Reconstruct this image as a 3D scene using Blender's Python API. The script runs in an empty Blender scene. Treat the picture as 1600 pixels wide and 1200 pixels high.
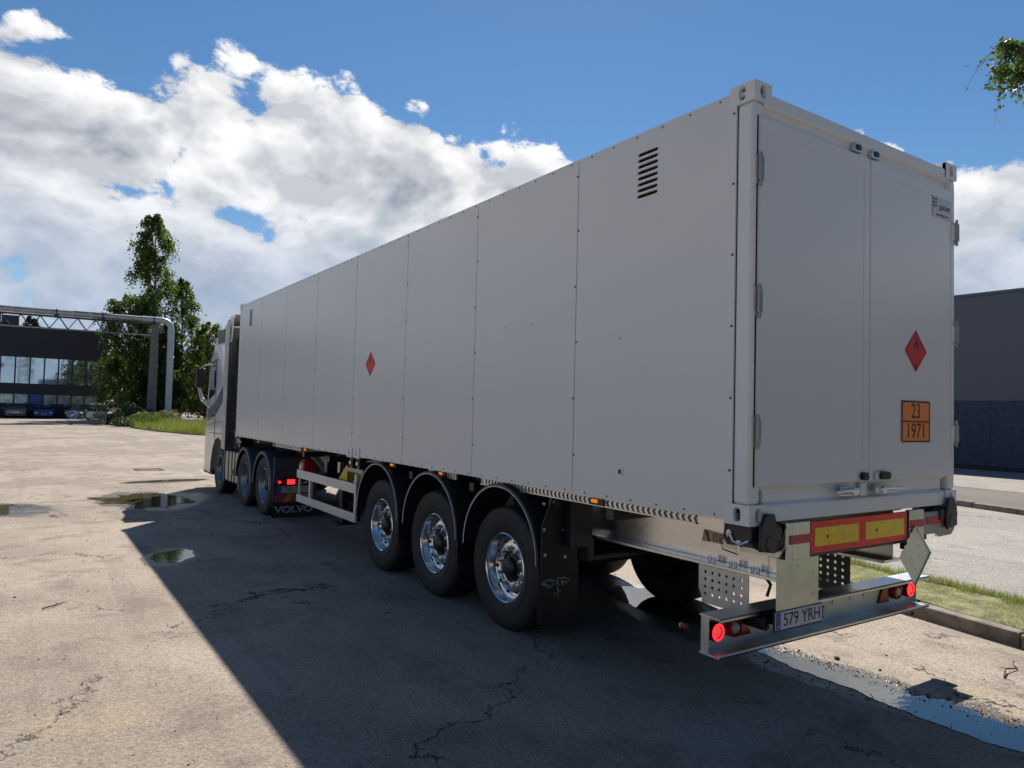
import bpy, bmesh, math, random
import numpy as np
from mathutils import Vector, Matrix, noise
rad = math.radians
SC = bpy.context.scene
COL = SC.collection
rng = np.random.default_rng(7)
random.seed(7)

# ------------------------------------------------------------------ camera
CAM = Vector((-3.483, -2.693, 1.887))
FW = Vector((0.55860, 0.82853, 0.03893)); RT = Vector((0.82833, -0.55967, 0.02547)); UP = Vector((-0.04289, -0.01802, 0.99892))
cd = bpy.data.cameras.new("camera"); cam = bpy.data.objects.new("camera", cd); COL.objects.link(cam)
M4 = Matrix(((RT.x, UP.x, -FW.x, CAM.x), (RT.y, UP.y, -FW.y, CAM.y), (RT.z, UP.z, -FW.z, CAM.z), (0, 0, 0, 1)))
cam.matrix_world = M4
cd.sensor_width = 36.0; cd.lens = 1128.0 * 36 / 1600; cd.clip_start = .05; cd.clip_end = 3000
SC.camera = cam

# ------------------------------------------------------------------ light
SUN_EL, SUN_AZ = 47.5, 38.6
sd = bpy.data.lights.new("sun", 'SUN'); sun = bpy.data.objects.new("sun", sd); COL.objects.link(sun)
sd.energy = 4.9; sd.angle = rad(.55); sd.color = (1.0, .945, .86)
sdir = Vector((math.sin(rad(SUN_AZ)) * math.cos(rad(SUN_EL)), math.cos(rad(SUN_AZ)) * math.cos(rad(SUN_EL)), math.sin(rad(SUN_EL))))
sun.rotation_euler = sdir.to_track_quat('Z', 'Y').to_euler(); sun.location = (20, 30, 40)
SC.view_settings.view_transform = 'Standard'; SC.view_settings.look = 'None'
SC.view_settings.gamma = 1; SC.view_settings.use_curve_mapping = False
SC.view_settings.exposure = 0.58
SC.cycles.max_bounces = 8; SC.cycles.diffuse_bounces = 4; SC.cycles.glossy_bounces = 4
SC.cycles.transparent_max_bounces = 8; SC.cycles.caustics_reflective = False; SC.cycles.caustics_refractive = False
SC.cycles.use_denoising = True; SC.cycles.use_adaptive_sampling = True; SC.cycles.adaptive_threshold = .02

# ---- node helper
class NT:
    def __init__(s, tree):
        s.t = tree; s.n = tree.nodes; s.l = tree.links; s.n.clear()
    def node(s, typ, **kw):
        nd = s.n.new(typ)
        for k, v in kw.items(): setattr(nd, k, v)
        return nd
    def link(s, a, b): s.l.new(a, b)
    def setin(s, sock, v):
        if hasattr(v, 'is_output') or isinstance(v, bpy.types.NodeSocket): s.l.new(v, sock)
        else: sock.default_value = v
    def math(s, op, a, b=None, c=None, clamp=False):
        nd = s.node('ShaderNodeMath', operation=op); nd.use_clamp = clamp
        s.setin(nd.inputs[0], a)
        if b is not None: s.setin(nd.inputs[1], b)
        if c is not None: s.setin(nd.inputs[2], c)
        return nd.outputs[0]
    def vmath(s, op, a, b=None):
        nd = s.node('ShaderNodeVectorMath', operation=op); s.setin(nd.inputs[0], a)
        if b is not None: s.setin(nd.inputs[1], b)
        return nd.outputs[0] if op not in ('LENGTH', 'DOT_PRODUCT', 'DISTANCE') else nd.outputs['Value']
    def noise(s, vec, scale, detail=4, rough=.5, dist=0.0):
        nd = s.node('ShaderNodeTexNoise'); s.setin(nd.inputs['Vector'], vec)
        nd.inputs['Scale'].default_value = scale; nd.inputs['Detail'].default_value = detail
        nd.inputs['Roughness'].default_value = rough; nd.inputs['Distortion'].default_value = dist
        return nd.outputs[0]
    def sstep(s, v, a, b):
        nd = s.node('ShaderNodeMapRange', interpolation_type='SMOOTHSTEP')
        s.setin(nd.inputs[0], v); s.setin(nd.inputs[1], a); s.setin(nd.inputs[2], b); nd.inputs[3].default_value = 0; nd.inputs[4].default_value = 1
        return nd.outputs[0]
    def mix(s, f, a, b, typ='MIX'):
        nd = s.node('ShaderNodeMix', data_type='RGBA', blend_type=typ)
        s.setin(nd.inputs[0], f); s.setin(nd.inputs[6], col4(a)); s.setin(nd.inputs[7], col4(b))
        return nd.outputs[2]
def col4(c):
    if isinstance(c, (tuple, list)) and len(c) == 3: return (*c, 1)
    return c

# ------------------------------------------------------------------ sky with clouds
w = bpy.data.worlds.new("World"); SC.world = w; w.use_nodes = True
w.cycles.sampling_method = 'MANUAL'; w.cycles.sample_map_resolution = 512
T = NT(w.node_tree)
tc = T.node('ShaderNodeTexCoord'); D = T.vmath('NORMALIZE', tc.outputs['Generated'])
sx = T.node('ShaderNodeSeparateXYZ'); T.link(D, sx.inputs[0]); X, Y, Z = sx.outputs
sky = T.node('ShaderNodeTexSky', sky_type='NISHITA'); sky.sun_disc = False
sky.sun_elevation = rad(SUN_EL); sky.sun_rotation = rad(SUN_AZ); sky.altitude = 30
sky.air_density = 1.0; sky.dust_density = .06; sky.ozone_density = 2.2
EL = T.math('MULTIPLY', T.math('ARCSINE', Z), 57.2958)
AZ = T.math('MULTIPLY', T.math('ARCTAN2', X, Y), 57.2958)          # 0 = +Y, 90 = +X
u = T.math('DIVIDE', T.math('ADD', AZ, 180.0), 360.0)
fc = T.node('ShaderNodeFloatCurve'); T.link(u, fc.inputs['Value'])
cur = fc.mapping.curves[0]
pts = [(-180, 8), (-140, 9), (-100, 14), (-60, 20), (-25, 21), (-2, 22.5), (4, 21.4), (10, 23.2), (15, 23.6), (20, 23.0), (26, 22.4), (30, 20.2), (34, 20.5), (38, 18.5), (44, 17), (50, 16), (56, 20.5), (61, 20.5), (65, 17.4), (70, 18), (90, 17), (130, 10), (160, 8), (180, 8)]
cur.points[0].location = (0, pts[0][1] / 40); cur.points[1].location = (1, pts[-1][1] / 40)
for a, e in pts[1:-1]: cur.points.new((a + 180) / 360, e / 40)
fc.mapping.update()
TOP = T.math('MULTIPLY', fc.outputs[0], 40.0)
P0 = T.vmath('ADD', T.vmath('MULTIPLY', D, (1, 1, 1.55)), (3.17, 1.4, .63))
warp = T.node('ShaderNodeTexNoise'); T.link(P0, warp.inputs['Vector']); warp.inputs['Scale'].default_value = 4.0; warp.inputs['Detail'].default_value = 1
wv = T.vmath('MULTIPLY', T.vmath('SUBTRACT', warp.outputs['Color'], (.5, .5, .5)), (.10, .10, .07))
P1 = T.vmath('ADD', P0, wv)
SO = (.016, -.006, .046)
def puff(P, sc_):
    vo = T.node('ShaderNodeTexVoronoi', feature='F1'); T.setin(vo.inputs['Vector'], P); vo.inputs['Scale'].default_value = sc_
    vo.inputs['Detail'].default_value = 1.5; vo.inputs['Roughness'].default_value = .55; vo.inputs['Lacunarity'].default_value = 2.3
    return T.math('SUBTRACT', .42, vo.outputs[0])
def dens(P, det): return T.math('ADD', T.noise(P, 4.6, det, .66), T.math('MULTIPLY', puff(P, 8.5), .32))
n1 = dens(P1, 9); n2 = dens(T.vmath('ADD', P1, SO), 5)
under = T.math('DIVIDE', T.math('SUBTRACT', TOP, EL), 5.2)            # >0 below the top of the bank
bank = T.math('MINIMUM', T.math('MAXIMUM', T.math('ADD', under, .44), -2.8), .97)
gap = T.math('MULTIPLY', T.sstep(T.math('ABSOLUTE', T.math('SUBTRACT', EL, 14.2)), 1.7, .2), -.07)
dn = T.math('ADD', T.math('ADD', n1, T.math('MULTIPLY', bank, .40)), gap)
cover = T.math('MAXIMUM', T.sstep(dn, .525, .60), T.math('MULTIPLY', T.sstep(EL, 8.0, 1.0), .92))
thick = T.sstep(dn, .68, .95)
lit = T.math('ADD', .60, T.math('MULTIPLY', T.math('SUBTRACT', n1, n2), 4.2), None, True)
low = T.sstep(EL, 17.5, 7.0)
shade = T.math('ADD', T.math('MULTIPLY', thick, .66), T.math('MULTIPLY', T.math('SUBTRACT', 1.0, lit), .62), None, True)
white = (1.0, 1.0, 1.0); grey = (.30, .34, .415); haze = (.34, .44, .61)
cc = T.mix(shade, white, grey)
cc = T.mix(T.math('MULTIPLY', low, .72), cc, haze)
bg1 = T.node('ShaderNodeBackground')
skyc = T.node('ShaderNodeHueSaturation'); T.link(sky.outputs[0], skyc.inputs['Color']); skyc.inputs['Saturation'].default_value = 1.22
T.link(skyc.outputs[0], bg1.inputs[0]); bg1.inputs[1].default_value = .062
bg2 = T.node('ShaderNodeBackground'); T.link(cc, bg2.inputs[0]); bg2.inputs[1].default_value = .70
ms = T.node('ShaderNodeMixShader'); T.link(cover, ms.inputs[0]); T.link(bg1.outputs[0], ms.inputs[1]); T.link(bg2.outputs[0], ms.inputs[2])
wo = T.node('ShaderNodeOutputWorld'); T.link(ms.outputs[0], wo.inputs[0])

# ------------------------------------------------------------------ materials
MATS = {}
def mat(name, color, rough=.5, metal=0.0, var=.12, scale=3.0, bump=0.0, bscale=60.0, emit=None, es=0.0, spec=.5, rvar=.0, stretch=(1, 1, 1), coat=0.0, trans=0.0, dirt=0.0):
    if name in MATS: return MATS[name]
    m = bpy.data.materials.new(name); m.use_nodes = True; t = NT(m.node_tree)
    g = t.node('ShaderNodeNewGeometry'); p = t.vmath('MULTIPLY', g.outputs['Position'], stretch)
    n = t.noise(p, scale, 5, .6)
    b = t.node('ShaderNodeBsdfPrincipled'); o = t.node('ShaderNodeOutputMaterial'); t.link(b.outputs[0], o.inputs[0])
    lo = tuple(c * (1 - var) for c in color); hi = tuple(min(1, c * (1 + var)) for c in color)
    c = t.mix(t.sstep(n, .3, .7), lo, hi)
    if dirt:
        dm = t.math('MULTIPLY', t.sstep(t.noise(p, scale * 4, 6, .7), .5, .75), dirt)
        c = t.mix(dm, c, (.16, .13, .10))
    t.link(c, b.inputs['Base Color'])
    b.inputs['Metallic'].default_value = metal; b.inputs['Specular IOR Level'].default_value = spec
    b.inputs['Coat Weight'].default_value = coat; b.inputs['Coat Roughness'].default_value = .08
    b.inputs['Transmission Weight'].default_value = trans; b.inputs['IOR'].default_value = 1.75 if 'water' in name else 1.5
    if rvar:
        r = t.math('ADD', rough - rvar / 2, t.math('MULTIPLY', t.noise(p, scale * 2.3, 4, .6), rvar)); t.link(r, b.inputs['Roughness'])
    else: b.inputs['Roughness'].default_value = rough
    if emit: b.inputs['Emission Color'].default_value = (*emit, 1); b.inputs['Emission Strength'].default_value = es; m.cycles.emission_sampling = 'NONE'
    if bump:
        bn = t.node('ShaderNodeBump'); bn.inputs['Strength'].default_value = 1; bn.inputs['Distance'].default_value = bump
        t.link(t.noise(p, bscale, 4 if bscale > 2 else 1, .6 if bscale > 2 else .3), bn.inputs['Height']); t.link(bn.outputs[0], b.inputs['Normal'])
    MATS[name] = m; return m

PAINT = mat('container_paint', (.68, .685, .66), .25, var=.012, scale=.6, bump=.0016, bscale=.9, rvar=.04)
PAINTE = mat('container_frame_paint', (.71, .715, .69), .32, var=.02, scale=2)
DARK = mat('dark_gap', (.012, .012, .013), .8)
BLACK = mat('black_steel', (.014, .014, .015), .38, var=.3)
PLAST = mat('black_plastic', (.010, .010, .011), .5, var=.25, scale=8)
RUBBER = mat('tyre_rubber', (.011, .011, .011), .66, var=.25, scale=5, bump=.001, bscale=90, dirt=.07)
GALV = mat('galvanised_steel', (.66, .68, .68), .36, 1.0, var=.12, scale=6, rvar=.18, bump=.0006, bscale=30)
ALU = mat('brushed_aluminium', (.74, .73, .71), .27, 1.0, var=.12, scale=3, rvar=.14, bump=.0012, bscale=7, stretch=(1, .25, 1))
GREENSTEEL = mat('zinc_plate', (.56, .60, .52), .36, .9, var=.08, scale=5, rvar=.1, bump=.0006, bscale=10)
CHROME = mat('polished_alloy', (.82, .80, .77), .17, 1.0, var=.05, scale=9, rvar=.06)
BOLT = mat('zinc_bolt', (.55, .55, .54), .3, 1.0)
GUARD = mat('side_guard_aluminium', (.66, .63, .58), .42, .35, var=.05, scale=6)
YEL = mat('yellow_plastic', (.62, .42, .03), .45, var=.12, scale=6)
RED = mat('red_plastic', (.50, .015, .02), .35, var=.1)
BEIGE = mat('neck_paint', (.36, .34, .30), .42, .3, var=.1, scale=5)
WHITE = mat('white_line', (.75, .75, .75), .4, var=.03)
REDREF = mat('red_reflective', (.85, .035, .02), .4, var=.12, scale=20)
YELREF = mat('yellow_reflective', (.92, .62, .02), .38, var=.10, scale=20)
REDTAPE = mat('red_tape', (.46, .02, .025), .3, var=.25, scale=60)
ORANGE = mat('orange_plate', (.80, .23, .04), .45, var=.04)
INK = mat('black_ink', (.012, .012, .012), .5, var=.1)
HAZRED = mat('hazard_red', (.62, .025, .03), .4, var=.04)
LAMPRED = mat('lit_red_lamp', (.6, .01, .01), .2, emit=(1, .02, .03), es=1.5)
LENSRED = mat('red_lens', (.33, .01, .012), .12, var=.2)
LENSCLR = mat('clear_lens', (.42, .40, .40), .15, var=.2, scale=60)
AMBER = mat('amber_lamp', (.75, .22, .01), .2, emit=(1, .28, .02), es=.35)
PLATEW = mat('plate_white', (.66, .66, .64), .4, var=.03)
EUBLUE = mat('plate_blue', (.02, .05, .35), .4)
CABP = mat('cab_paint', (.68, .67, .64), .30, .05, var=.04, coat=.5)
CABDK = mat('cab_grey_trim', (.06, .062, .068), .42, var=.15)
CABST = mat('stripe_blue_grey', (.045, .065, .10), .25, coat=.4)
GLASS = mat('dark_window_glass', (.015, .018, .02), .05, var=.1, spec=.8)
FENDB = mat('blue_black_fender', (.035, .04, .058), .5, var=.15, dirt=.2)
TANK = mat('fuel_tank_metal', (.40, .385, .35), .4, .6, var=.1, scale=6)
REDDK = mat('dull_red_board', (.25, .05, .035), .5); ORDK = mat('dull_orange_board', (.45, .18, .04), .5)

# ------------------------------------------------------------------ mesh helpers
OFF = {}
class MB:
    def __init__(s): s.v = []; s.f = []
    def add(s, v, f):
        o = len(s.v); s.v += [tuple(p) for p in v]; s.f += [tuple(i + o for i in q) for q in f]; return s
    def box(s, a, b):
        (x0, y0, z0), (x1, y1, z1) = [tuple(map(min, a, b)), tuple(map(max, a, b))]
        return s.add([(x0, y0, z0), (x1, y0, z0), (x1, y1, z0), (x0, y1, z0), (x0, y0, z1), (x1, y0, z1), (x1, y1, z1), (x0, y1, z1)],
                     [(0, 3, 2, 1), (4, 5, 6, 7), (0, 1, 5, 4), (1, 2, 6, 5), (2, 3, 7, 6), (3, 0, 4, 7)])
    def prism(s, poly, ax, a, b):
        n = len(poly)
        def P(q, h): return {'x': (h, q[0], q[1]), 'y': (q[0], h, q[1]), 'z': (q[0], q[1], h)}[ax]
        return s.add([P(q, a) for q in poly] + [P(q, b) for q in poly],
                     [tuple(range(n)), tuple(range(2 * n - 1, n - 1, -1))] + [(i, i + n, (i + 1) % n + n, (i + 1) % n) for i in range(n)])
    def holed(s, outer, inner, ax, a, b):
        """plate with a hole; outer and inner have the same count"""
        n = len(outer)
        def P(q, h): return {'x': (h, q[0], q[1]), 'y': (q[0], h, q[1]), 'z': (q[0], q[1], h)}[ax]
        v = [P(q, a) for q in outer] + [P(q, a) for q in inner] + [P(q, b) for q in outer] + [P(q, b) for q in inner]
        f = []
        for i in range(n):
            j = (i + 1) % n
            f += [(i, j, n + j, n + i), (2 * n + i, 3 * n + i, 3 * n + j, 2 * n + j), (i, 2 * n + i, 2 * n + j, j), (n + i, n + j, 3 * n + j, 3 * n + i)]
        return s.add(v, f)
    def lathe(s, prof, c, ax='x', n=48, a0=0, a1=2 * math.pi):
        """prof: list of (r, h) about the axis through c"""
        full = abs(a1 - a0 - 2 * math.pi) < 1e-6; m = n if full else n + 1
        o = len(s.v); k = len(prof)
        for i in range(m):
            a = a0 + (a1 - a0) * i / n; ca, sa = math.cos(a), math.sin(a)
            for r, h in prof:
                if ax == 'x': s.v.append((c[0] + h, c[1] + r * ca, c[2] + r * sa))
                elif ax == 'y': s.v.append((c[0] + r * ca, c[1] + h, c[2] + r * sa))
                else: s.v.append((c[0] + r * ca, c[1] + r * sa, c[2] + h))
        for i in range(n):
            j = (i + 1) % m
            for q in range(k - 1): s.f.append((o + i * k + q, o + i * k + q + 1, o + j * k + q + 1, o + j * k + q))
        return s
    def cyl(s, c, r, h, ax='x', n=16):
        return s.lathe([(0.0001, 0), (r, 0), (r, h), (0.0001, h)], c, ax, n)
    def tube(s, path, r, n=8):
        path = [Vector(p) for p in path]; rs = r if isinstance(r, (list, tuple)) else [r] * len(path)
        o = len(s.v); ref = Vector((0, 0, 1))
        for i, p in enumerate(path):
            d = (path[min(i + 1, len(path) - 1)] - path[max(i - 1, 0)]).normalized()
            if abs(d.dot(ref)) > .95: rf = Vector((1, 0, 0))
            else: rf = ref
            a = d.cross(rf).normalized(); b = d.cross(a)
            for k in range(n):
                t = 2 * math.pi * k / n; q = p + (a * math.cos(t) + b * math.sin(t)) * rs[i]; s.v.append(tuple(q))
        for i in range(len(path) - 1):
            for k in range(n): s.f.append((o + i * n + k, o + i * n + (k + 1) % n, o + (i + 1) * n + (k + 1) % n, o + (i + 1) * n + k))
        s.f.append(tuple(o + k for k in range(n))); s.f.append(tuple(o + (len(path) - 1) * n + k for k in reversed(range(n))))
        return s
    def build(s, name, m, parent=None, bevel=0.0, smooth=True, loc=(0, 0, 0), kind=None, label=None, ang=35):
        me = bpy.data.meshes.new(name); off = OFF.get(parent.name, Vector()) if parent else Vector()
        loc = Vector(loc)
        me.from_pydata([tuple(Vector(q) - loc - (off if parent else Vector())) if True else q for q in s.v], [], s.f)
        bm = bmesh.new(); bm.from_mesh(me); bmesh.ops.recalc_face_normals(bm, faces=bm.faces); bm.to_mesh(me); bm.free()
        ms_ = m if isinstance(m, (list, tuple)) else [m]
        for q in ms_: me.materials.append(q)
        if smooth:
            me.polygons.foreach_set('use_smooth', [True] * len(me.polygons)); me.set_sharp_from_angle(angle=rad(ang))
        o = bpy.data.objects.new(name, me); COL.objects.link(o); o.location = loc
        if parent: o.parent = parent; OFF[o.name] = off + loc
        if bevel:
            b = o.modifiers.new('bevel', 'BEVEL'); b.width = bevel; b.segments = 2; b.limit_method = 'ANGLE'; b.angle_limit = rad(40)
            b.harden_normals = False
        if kind: o['kind'] = kind
        if label: o['label'] = label
        return o
def tag(o, label, cat, group=None, kind=None):
    if label: o['label'] = label
    if cat: o['category'] = cat
    if group: o['group'] = group
    if kind: o['kind'] = kind
    return o
def thing(name, loc, label, cat, group=None, kind=None):
    o = bpy.data.objects.new(name, None); COL.objects.link(o); o.location = loc; o.empty_display_size = .3
    OFF[o.name] = Vector(loc); tag(o, label, cat, group, kind); return o
def dup(o, parent=None):
    c = o.copy(); COL.objects.link(c); c.parent = parent
    if parent is None or True: OFF[c.name] = OFF.get(o.name, Vector())
    for ch in [q for q in bpy.data.objects if q.parent == o]: dup(ch, c)
    return c
def text(s, mb_name, m, parent, org, right, up, size, sx=1.0, align='CENTER', depth=.0015, name=None, bold=0.0):
    cu = bpy.data.curves.new('t', 'FONT'); cu.body = s; cu.size = size; cu.align_x = align; cu.align_y = 'CENTER'; cu.extrude = depth / 2; cu.offset = bold
    to = bpy.data.objects.new('t', cu); COL.objects.link(to); bpy.context.view_layer.update()
    me = bpy.data.meshes.new_from_object(to.evaluated_get(bpy.context.evaluated_depsgraph_get()))
    bpy.data.objects.remove(to); bpy.data.curves.remove(cu)
    right = Vector(right); up = Vector(up); nrm = right.cross(up)
    off = OFF.get(parent.name, Vector())
    for v in me.vertices:
        q = v.co.copy(); v.co = Vector(org) - off + right * q.x * sx + up * q.y + nrm * q.z
    me.materials.clear(); me.materials.append(m); me.name = mb_name
    o = bpy.data.objects.new(mb_name, me); COL.objects.link(o); o.parent = parent; return o
def oval(cy, cz, ry, rz, n=24, p=2.0, a=0):
    o = []
    for i in range(n):
        t = 2 * math.pi * i / n + a; c, s_ = math.cos(t), math.sin(t)
        o.append((cy + ry * math.copysign(abs(c) ** (2 / p), c), cz + rz * math.copysign(abs(s_) ** (2 / p), s_)))
    return o
def rectring(cy, cz, ry, rz, n=24, a=0):
    o = []
    for i in range(n):
        t = 2 * math.pi * i / n + a; c, s_ = math.cos(t), math.sin(t); k = max(abs(c), abs(s_)); o.append((cy + ry * c / k, cz + rz * s_ / k))
    return o
def quads(name, V, m, parent=None, k=4, smooth=False):
    """V: (N,k,3) array of separate polygons"""
    N = len(V); me = bpy.data.meshes.new(name)
    me.vertices.add(N * k); me.vertices.foreach_set('co', V.reshape(-1).astype(np.float32))
    me.loops.add(N * k); me.loops.foreach_set('vertex_index', np.arange(N * k, dtype=np.int32))
    me.polygons.add(N); me.polygons.foreach_set('loop_start', np.arange(0, N * k, k, dtype=np.int32)); me.polygons.foreach_set('loop_total', np.full(N, k, dtype=np.int32))
    me.update(); me.validate(); me.materials.append(m)
    o = bpy.data.objects.new(name, me); COL.objects.link(o)
    if parent: o.parent = parent
    return o

# ------------------------------------------------------------------ ground materials
PUD = [  # puddle list: centre x, y, half sizes, angle (deg)
    (1.60, .05, .19, 1.30, 3), (1.78, 2.35, .30, 1.0, -14), (-1.45, 12.9, .70, 1.25, 10), (-.75, 13.2, .55, .55, 0), (-3.65, 12.4, .50, .75, 20), (-1.9, 7.05, .2, .36, -18), (-.5, 16.6, .8, .25, 10)]
def ground_mat(name, c1, c2, c3, wet=True, crack=.8, dust=1.0, stone=.5, stain_shade=False):
    m = bpy.data.materials.new(name); m.use_nodes = True; t = NT(m.node_tree)
    g = t.node('ShaderNodeNewGeometry'); P = g.outputs['Position']
    b = t.node('ShaderNodeBsdfPrincipled'); o = t.node('ShaderNodeOutputMaterial'); t.link(b.outputs[0], o.inputs[0])
    big = t.noise(P, .23, 3, .6); mid = t.noise(P, 1.7, 5, .65); fine = t.noise(P, 34, 2, .75)
    stre = t.noise(t.vmath('MULTIPLY', P, (1.0, .35, 1)), 2.4, 4, .72)
    c = t.mix(t.sstep(t.math('ADD', t.math('MULTIPLY', big, .75), t.math('MULTIPLY', t.noise(P, .9, 4, .6), .25)), .44, .55), c1, c2)
    c = t.mix(t.math('MULTIPLY', t.sstep(mid, .49, .68), .72), c, c3)
    trk = t.noise(t.vmath('MULTIPLY', P, (2.4, .10, 1)), 1.0, 3, .6)
    c = t.mix(t.math('MULTIPLY', t.sstep(trk, .54, .64), .30 * dust), c, tuple(x * .55 for x in c1))
    c = t.mix(t.math('MULTIPLY', t.sstep(stre, .56, .70), .35 * dust), c, tuple(x * .62 for x in c1))
    yel = t.math('MULTIPLY', t.sstep(t.noise(P, .75, 3, .5), .60, .74), .45)
    c = t.mix(yel, c, (c1[0] * 1.12, c1[1] * 1.02, c1[2] * .74))
    # aggregate
    vo = t.node('ShaderNodeTexVoronoi'); t.link(P, vo.inputs['Vector']); vo.inputs['Scale'].default_value = 70
    agg = t.node('ShaderNodeSeparateColor'); t.link(vo.outputs['Color'], agg.inputs[0])
    ag = t.math('ADD', 1 - .42 * stone, t.math('MULTIPLY', agg.outputs[0], .84 * stone))
    fade = t.math('MULTIPLY', t.math('SUBTRACT', fine, .5), 1.1)
    br = t.math('ADD', ag, fade)
    c = t.mix(1.0, c, t_comb(t, br), 'MULTIPLY')
    # dark pits
    pit = t.math('MULTIPLY', t.sstep(t.noise(P, 21, 2, .5), .70, .77), .7); c = t.mix(pit, c, tuple(x * .25 for x in c1))
    if stain_shade:   # dark dirty ground and deepened container shade, painted as one strip
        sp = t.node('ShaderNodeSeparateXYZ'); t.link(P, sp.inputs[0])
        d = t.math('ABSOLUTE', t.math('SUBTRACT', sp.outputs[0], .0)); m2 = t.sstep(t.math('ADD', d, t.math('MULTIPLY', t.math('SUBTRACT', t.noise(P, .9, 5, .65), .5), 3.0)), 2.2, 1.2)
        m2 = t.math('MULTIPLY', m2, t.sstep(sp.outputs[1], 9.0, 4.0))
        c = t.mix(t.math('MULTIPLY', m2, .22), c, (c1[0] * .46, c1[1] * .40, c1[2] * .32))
    # cracks
    wp = t.node('ShaderNodeTexNoise'); t.link(P, wp.inputs['Vector']); wp.inputs['Scale'].default_value = 1.6; wp.inputs['Detail'].default_value = 7; wp.inputs['Roughness'].default_value = .65
    PW = t.vmath('ADD', P, t.vmath('MULTIPLY', t.vmath('SUBTRACT', wp.outputs['Color'], (.5, .5, .5)), (1.5, 1.5, 0)))
    cr = None
    for sc_, wd, thr in ((.33, .0035, .50),):
        ve = t.node('ShaderNodeTexVoronoi', feature='DISTANCE_TO_EDGE'); t.link(PW, ve.inputs['Vector']); ve.inputs['Scale'].default_value = sc_
        k = t.math('MULTIPLY', t.sstep(ve.outputs[0], wd * (1.6 if sc_ < 1 else 1.2), wd * .3), t.sstep(t.noise(P, .8 if sc_ < 1 else .5, 3, .6), thr - .06, thr + .04))
        cr = k if cr is None else t.math('MAXIMUM', cr, k)
    cr = t.math('MULTIPLY', cr, crack)
    crr = t.math('MULTIPLY', t.sstep(t.noise(P, .55, 7, .74), .56, .66), t.sstep(t.noise(P, 9, 3, .7), .46, .62))
    c = t.mix(t.math('MULTIPLY', crr, .75 * crack), c, tuple(x * .36 for x in c1))
    c = t.mix(cr, c, (.018, .016, .014))
    h = t.math('ADD', t.math('MULTIPLY', fine, .9), t.math('MULTIPLY', vo.outputs['Distance'], -.6))
    h = t.math('ADD', h, t.math('MULTIPLY', mid, 2.0))
    bn = t.node('ShaderNodeBump'); bn.inputs['Distance'].default_value = .006; t.link(h, bn.inputs['Height']); t.link(bn.outputs[0], b.inputs['Normal'])
    rough = .86
    if wet:
        wm = None
        nz = t.math('MULTIPLY', t.math('SUBTRACT', t.noise(P, 3.1, 5, .65), .5), 1.1)
        for (cx, cy, rx, ry, an) in PUD:
            ca, sa = math.cos(rad(an)), math.sin(rad(an))
            q = t.vmath('SUBTRACT', P, (cx, cy, 0))
            dx = t.math('DIVIDE', t.vmath('DOT_PRODUCT', q, (ca, sa, 0)), rx + .10); dy = t.math('DIVIDE', t.vmath('DOT_PRODUCT', q, (-sa, ca, 0)), ry + .14)
            d = t.math('ADD', t.math('SQRT', t.math('ADD', t.math('MULTIPLY', dx, dx), t.math('MULTIPLY', dy, dy))), nz)
            k = t.sstep(d, 1.3, .98); wm = k if wm is None else t.math('MAXIMUM', wm, k)
        c = t.mix(t.math('MULTIPLY', wm, .72), c, tuple(x * .22 for x in c1))
        r = t.math('SUBTRACT', rough, t.math('MULTIPLY', wm, .58)); t.link(r, b.inputs['Roughness'])
    else: b.inputs['Roughness'].default_value = rough
    b.inputs['Specular IOR Level'].default_value = .35
    t.link(c, b.inputs['Base Color'])
    return m
def t_comb(t, v):
    k = t.node('ShaderNodeCombineColor'); [t.link(v, k.inputs[i]) for i in range(3)]; return k.outputs[0]
G_YARD = ground_mat('dusty_asphalt', (.325, .270, .217), (.250, .206, .164), (.155, .126, .100), crack=1.0, stone=.5, stain_shade=True)
G_ROAD = ground_mat('grey_road_asphalt', (.30, .28, .25), (.27, .25, .225), (.225, .21, .188), wet=False, crack=.9, stone=.75)
G_PAVE = ground_mat('pale_pavement', (.30, .272, .240), (.27, .246, .220), (.22, .20, .178), wet=False, crack=.2)
G_PAVE2 = ground_mat('brown_pavement', (.17, .142, .122), (.15, .126, .11), (.12, .10, .09), wet=False, crack=.2)
EARTH = mat('dry_earth', (.17, .165, .07), .95, var=.4, scale=7, bump=.02, bscale=14)
KERB = mat('kerb_concrete', (.20, .165, .135), .9, var=.35, scale=6, bump=.010, bscale=30, dirt=.3)
WATER = mat('puddle_water', (.02, .018, .014), .03, var=.2, scale=1.5, bump=.0012, bscale=5, spec=.9)

# ------------------------------------------------------------------ setting
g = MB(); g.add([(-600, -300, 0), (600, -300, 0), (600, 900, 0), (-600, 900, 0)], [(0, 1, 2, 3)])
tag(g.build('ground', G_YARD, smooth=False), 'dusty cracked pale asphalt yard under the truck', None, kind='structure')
KX = lambda y: 3.58 + .2 * y          # near kerb, outer foot
FX = lambda y: 12.75 + .30 * y       # far kerb foot
def strip(f0, f1, z, name, m, label, y0=-22, y1=34, n=2, thick=None):
    b = MB(); ys = np.linspace(y0, y1, n + 1)
    for a, c in zip(ys[:-1], ys[1:]):
        if thick: b.prism([(f0(a), a), (f1(a), a), (f1(c), c), (f0(c), c)], 'z', z - thick, z)
        else: b.add([(f0(a), a, z), (f1(a), a, z), (f1(c), c, z), (f0(c), c, z)], [(0, 1, 2, 3)])
    return tag(b.build(name, m, smooth=False), label, None, kind='structure')
strip(lambda y: KX(y) + 1.12, lambda y: FX(y) + .01, .004, 'road', G_ROAD, 'pale grey asphalt road beyond the grass verge')
strip(lambda y: FX(y) + .15, lambda y: 17.2 + .30 * y * .3 + .5, .118, 'pavement', G_PAVE2, 'brown paved strip along the far kerb', thick=.3)
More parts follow.
